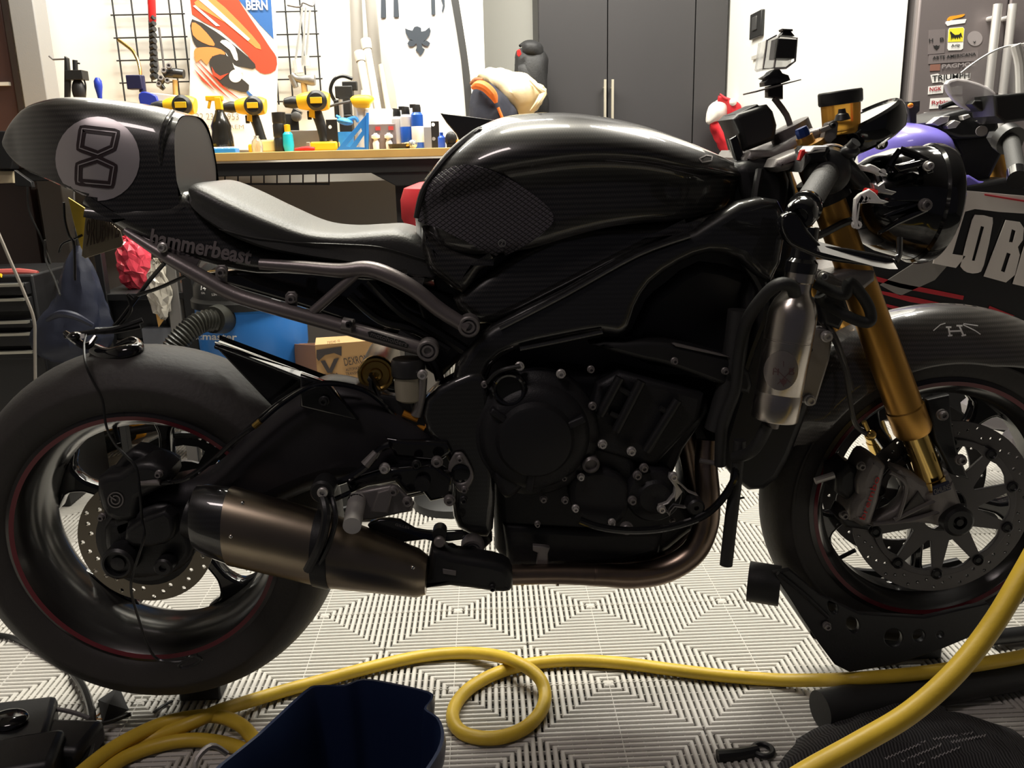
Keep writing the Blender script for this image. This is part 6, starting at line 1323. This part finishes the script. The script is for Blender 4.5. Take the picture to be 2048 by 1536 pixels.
# red round stool under the bench
DSt=2.45; sc_=P(880,412,DSt); rr=78/ppm(880,412,DSt)
st=T('round_stool','round red stool half hidden behind the fuel tank','stool',(sc_.x,DSt,0))
M('seat',lathe([(0,-.05),(rr*.9,-.05),(rr,-.03),(rr*1.0,.02),(rr*.9,.05),(rr*.5,.065),(0,.07)],sc_,(0,0,1),40),mat('red_vinyl',(.55,.03,.04),.4),st)
M('column',[tube([Vector((sc_.x,DSt,sc_.z-.05)),Vector((sc_.x,DSt,.04))],.025,1,16)],CHR,st); M('base',lathe([(0,0),(.12,0),(.115,.02),(.03,.05),(0,.05)],(sc_.x,DSt,0),(0,0,1),32),BLK,st)
# ---------------- things on the floor in front ----------------
HR=.0125
def gh(pts): return [G(x,y,z) for x,y,z in pts]
h1=[(2110,1290,.084),(2048,1312,.084),(1960,1328,.084),(1850,1345,.08),(1770,1353,.078),(1700,1358,.07),(1640,1360,.035),(1560,1360,HR),(1450,1352,HR),(1350,1340,HR),(1250,1327,HR),(1160,1321,HR),(1090,1324,HR),(1035,1333,HR),(985,1350,HR),(940,1376,HR),(912,1408,HR),(906,1440,HR),(925,1465,HR),(965,1476,HR),(1012,1472,HR),(1055,1452,HR),(1083,1420,HR),(1090,1385,.018),(1075,1352,.032),(1035,1325,.038),(985,1310,.025),(920,1306,HR),(840,1313,HR),(740,1335,HR),(640,1362,HR),(560,1384,HR),(490,1405,.02),(440,1421,.034),(380,1447,.03),(300,1478,HR),(220,1515,HR),(130,1570,HR)]
hose=M('air_hose',[tube(gh(h1),HR,6,16)],YELH,None,'yellow air hose lying across the floor with one loop','hose')
M('hose_coil',[tube(gh([(150,1556,.03),(220,1500,.03),(300,1457,.03),(360,1438,.03),(430,1432,.03),(478,1448,.03),(505,1475,.025),(530,1510,.02)]),HR,6,16)],YELH,hose)
M('hose_coil',[tube(gh([(190,1560,HR),(250,1515,HR),(330,1487,HR),(400,1480,HR),(470,1493,HR),(520,1520,HR),(560,1560,HR)]),HR,6,16)],YELH,hose)
pq=text2px('MORFLEX',(985,1482),(1015,1480),5)
M('air_hose',[pt([(2150,960,.99),(2100,1050,.97),(2048,1145,.95),(1985,1250,.92),(1910,1345,.89),(1820,1425,.87),(1720,1485,.85),(1620,1540,.84),(1540,1590,.83)],HR,8,18)],YELH,None,'yellow air hose arching across the lower right corner close to the camera','hose')
# blue bucket
bk=mat('navy_bucket_plastic',(.008,.016,.05),.35,0,.1)
RZ=.27
rim=[(425,1552),(520,1470),(612,1385),(640,1373),(690,1372),(727,1360),(790,1370),(855,1386),(860,1400),(848,1418),(872,1436),(882,1465),(874,1500),(840,1552),(800,1600),(450,1600)]
R3=[G(x,y,RZ) for x,y in rim]; cxy=sum(R3,Vector())/len(R3)
def ringat(s,z,e=0): return [Vector((cxy.x+(p.x-cxy.x)*s,cxy.y+(p.y-cxy.y)*s,z)) for p in [Vector(q) for q in cromc(R3,3)]]
buck=T('bucket','dark navy plastic bucket with a pouring lip in the foreground','bucket',(cxy.x,cxy.y,0))
rings=[ringat(.78,.002),ringat(.95,RZ-.03),ringat(1.04,RZ-.03),ringat(1.06,RZ-.012),ringat(1.04,RZ),ringat(1.0,RZ),ringat(.97,RZ-.012),ringat(.90,RZ-.05),ringat(.76,.012)]
M('bucket_body',loftrings(rings),bk,buck,ang=50)
M('bucket_ring',[tube([Vector((p.x,p.y,.10)) for p in ringat(.80,.1)],.004,1,6,closed=True)],bk,buck)
q=G(438,1525,RZ); M('bail_handle',[tube([q+Vector((-.02,-.02,-.03)),q+Vector((-.03,-.0,.0)),q+Vector((-.015,.02,.01)),q+Vector((.0,.03,-.01))],.004,4,8)],ALUD,buck)
# dark tail-light unit and wires, lower left
r=T('light_unit','black tail-light housing with cut wires lying on the floor at the lower left','light',G(60,1500,0))
M('housing',[box(G(25,1475,.03),(.13,.14,.07),(0,.1,.3)),box(G(100,1490,.02),(.16,.09,.05),(0,0,-.1)),box(G(20,1540,.03),(.16,.10,.07),(0,0,.2))],SB,r,bevel=.012)
M('lens',[ball(G(15,1440,.07),(.035,.03,.012))],GB,r)
M('lens',[ball(G(62,1520,.055),(.012,.012,.008))],GB,r)
M('fabric_flap',[([G(196,1400,.004),G(238,1372,.03),G(258,1420,.004),G(206,1448,.003),G(218,1408,.045)],[(0,1,4),(1,2,4),(2,3,4),(3,0,4)])],mat('black_mesh_fabric',(.03,.03,.032),.8),r,smooth=False)
M('wire',[tube([G(66,1418,.03),G(110,1418,.04),G(150,1426,.04),G(182,1438,.03)],.004,4,8)],mat('grey_wire',(.12,.11,.11),.5),r)
M('wire',[tube([G(145,1345,.01),G(168,1378,.015),G(182,1420,.02),G(184,1450,.03),G(178,1500,.02),G(160,1545,.01)],.0075,5,10)],BLKS,r)
M('wire',[tube([G(184,1450,.03),G(215,1445,.02),G(250,1432,.012),G(262,1428,.012)],.004,4,8)],BLKS,r)
for a in((200,1427),(204,1438),(190,1434)): M('wire_end',[tube([G(184,1438,.03),G(a[0],a[1],.03)],.0012,1,6)],MATS['orange_fitting'],r,label='bare copper wire end')
M('floor_cable',[tube([G(-30,1268,.006),G(20,1274,.006),G(60,1292,.006),G(140,1340,.006),G(150,1350,.006)],.006,4,8)],BLKS,None,'black glossy cable crossing the floor left of the rear wheel','cable')
M('wire_snippet',[tube([G(308,1425,.004),G(325,1412,.004),G(345,1402,.004)],.003,3,6)],BLKS,None,'short piece of black wire on the tiles under the rear wheel','wire')
# wrench
r=M('ring_spanner',[tube([G(1435,1512,.006),G(1480,1508,.006),G(1515,1500,.006)],[.011,.010,.009],2,10),(lambda c:loftrings([[c+Vector(((.016+.005*math.cos(a))*math.cos(t),(.016+.005*math.cos(a))*math.sin(t),.005*math.sin(a))) for a in [2*PI*j/10 for j in range(10)]] for t in [2*PI*i/28 for i in range(28)]],loop=True))(G(1526,1500,.006))],SB,None,'black ring spanner lying on the grey tiles','spanner')
# --- wheel stand under the front wheel ---
ws=T('wheel_stand','black perforated paddock stand cradling the front wheel','stand',G(1750,1345,0))
outl=[(1548,1146),(1580,1140),(1640,1190),(1720,1228),(1850,1236),(1975,1207),(1990,1220),(1940,1275),(1880,1300),(1790,1330),(1700,1345),(1670,1330),(1640,1290),(1600,1230)]
hs=[pcirc(1666,1215,9,16,ry=14,a=-.5),pcirc(1706,1250,12,16,ry=17,a=-.4),pcirc(1787,1276,18,20),pcirc(1838,1272,12,16),pcirc(1880,1270,7,14)]
M('side_plate',[slab(outl,1.375,.012,.002,1,holes=hs)],SB,ws); M('side_plate',[slab(outl,1.375,.012,.002,1,holes=hs)],SB,ws)
sp2=bpy.data.objects['side_plate.001'] if 'side_plate.001' in bpy.data.objects else None
ws.children[1].location.y+=.17; ws.children[1].location.x+=.04
M('cross_tube',[tube([P(1497,1162,1.42),P(1560,1172,1.40)],.036,1,28)],RUBS,ws,label='short rubber roller')
M('cradle_roller',[tube([P(1640,1262,1.38),Vector((P(1640,1262,1.38).x,1.57,P(1640,1262,1.38).z))],.018,1,16)],SB,ws)
M('cradle_roller',[tube([P(1960,1248,1.38),Vector((P(1960,1248,1.38).x,1.57,P(1960,1248,1.38).z))],.018,1,16)],SB,ws)
M('stand_edge',[pt([(1556,1146,1.37),(1610,1190,1.37),(1656,1234,1.37)],.004,2,8)],SB,ws)
for x,y in((1654,1252),): bolt(x,y,1.37,.006,ws,ALUD)
fa=G(1640,1420,.036); fb_=G(2080,1334,.036)
M('base_tube',[tube([fa,fb_],.034,1,28)],RUBS,ws,label='foam-covered base tube')
M('base_tube',[tube([G(1980,1275,.02),G(2100,1262,.02)],.016,1,16)],SB,ws)
M('stand_leg',[box((AXF.x+.03,1.58,.03),(.16,.08,.06))],SB,ws,bevel=.004)
# rear wheel block
M('wheel_block',[box((AXR.x+.01,1.52,.034),(.08,.05,.066))],SB,None,'low black block carrying the rear tyre','wheel block',bevel=.004)
# mesh garment lower right
mg=mat('mesh_fabric',(.035,.034,.036),.85); wave_into(mg,60,(.01,.01,.01),(.075,.072,.075),'X',2,.3)
go=[(1590,1560),(1590,1492),(1600,1478),(1635,1462),(1660,1442),(1710,1422),(1760,1412),(1820,1418),(1885,1424),(1895,1436),(1925,1440),(1990,1462),(2060,1492),(2100,1600)]
def garment():
    o=cromc([(G(x,y,0).x,G(x,y,0).y) for x,y in go],3); c=(G(1850,1520,0).x,G(1850,1520,0).y); n=len(o);V=[];R=10
    for r in range(R+1):
        f=r/R; z=.004+.055*math.cos(f*PI/2)**.6
        for p in o: V.append((c[0]+(p[0]-c[0])*f,c[1]+(p[1]-c[1])*f,z+.006*math.sin(p[0]*40*f+p[1]*25)*f*(1-f)*3))
    F=[(r*n+j,r*n+(j+1)%n,(r+1)*n+(j+1)%n,(r+1)*n+j) for r in range(R) for j in range(n)]
    return (V,F)
ga_=M('mesh_garment',garment(),mg,None,'black mesh garment with silver zigzag stitching on the floor at the lower right','garment',ang=180)
bt=bvh([ga_]); zz=mat('silver_thread',(.42,.4,.4),.5)
for a,b in(((1770,1518),(1850,1484)),((1803,1523),(1882,1490)),((1834,1530),(1920,1495)),((1866,1479),(1945,1467)),((1902,1485),(1970,1472))):
    n=22; q=[]
    for i in range(n+1):
        f=i/n; x=a[0]+(b[0]-a[0])*f; y=a[1]+(b[1]-a[1])*f+(2.2 if i%2 else -2.2); p=cast(bt,x,y,.001)
        if p: q.append(p)
    if len(q)>2: M('zigzag_stitch',[tube(q,.0009,1,5)],zz,ga_)
# ---------------- light ----------------
def area(name,loc,size,power,col=(1,.93,.8),rot=(0,0,0),sy=None):
    l=bpy.data.lights.new(name,'AREA'); l.energy=power; l.color=col; l.shape='RECTANGLE'; l.size=size; l.size_y=sy or size
    o=bpy.data.objects.new(name,l); o.location=loc; o.rotation_euler=rot; COL.objects.link(o); return o
area('bench_light',(-.55,3.0,2.5),1.6,62,(1,.97,.88),(math.radians(12),0,0),.15)
area('ceiling_light',(-.05,2.05,2.72),.8,50,(1,.95,.80),(0,0,0),.25)
area('ceiling_light',(.95,2.3,2.75),.7,29,(1,.94,.82),(0,0,0),.2)
area('ceiling_light',(1.15,2.7,2.7),.7,42,(1,.96,.88),(math.radians(18),0,0),.2)
area('ceiling_light',(-.9,.3,2.7),.8,16,(1,.87,.84),(0,0,0),.3)
w=bpy.data.worlds.new('world'); SC.world=w; w.use_nodes=True
w.node_tree.nodes['Background'].inputs[0].default_value=(.9,.85,1,1); w.node_tree.nodes['Background'].inputs[1].default_value=.035
SC.view_settings.view_transform='Standard'; SC.view_settings.look='None'; SC.view_settings.gamma=1; SC.view_settings.exposure=0.0
SC.view_settings.use_curve_mapping=False
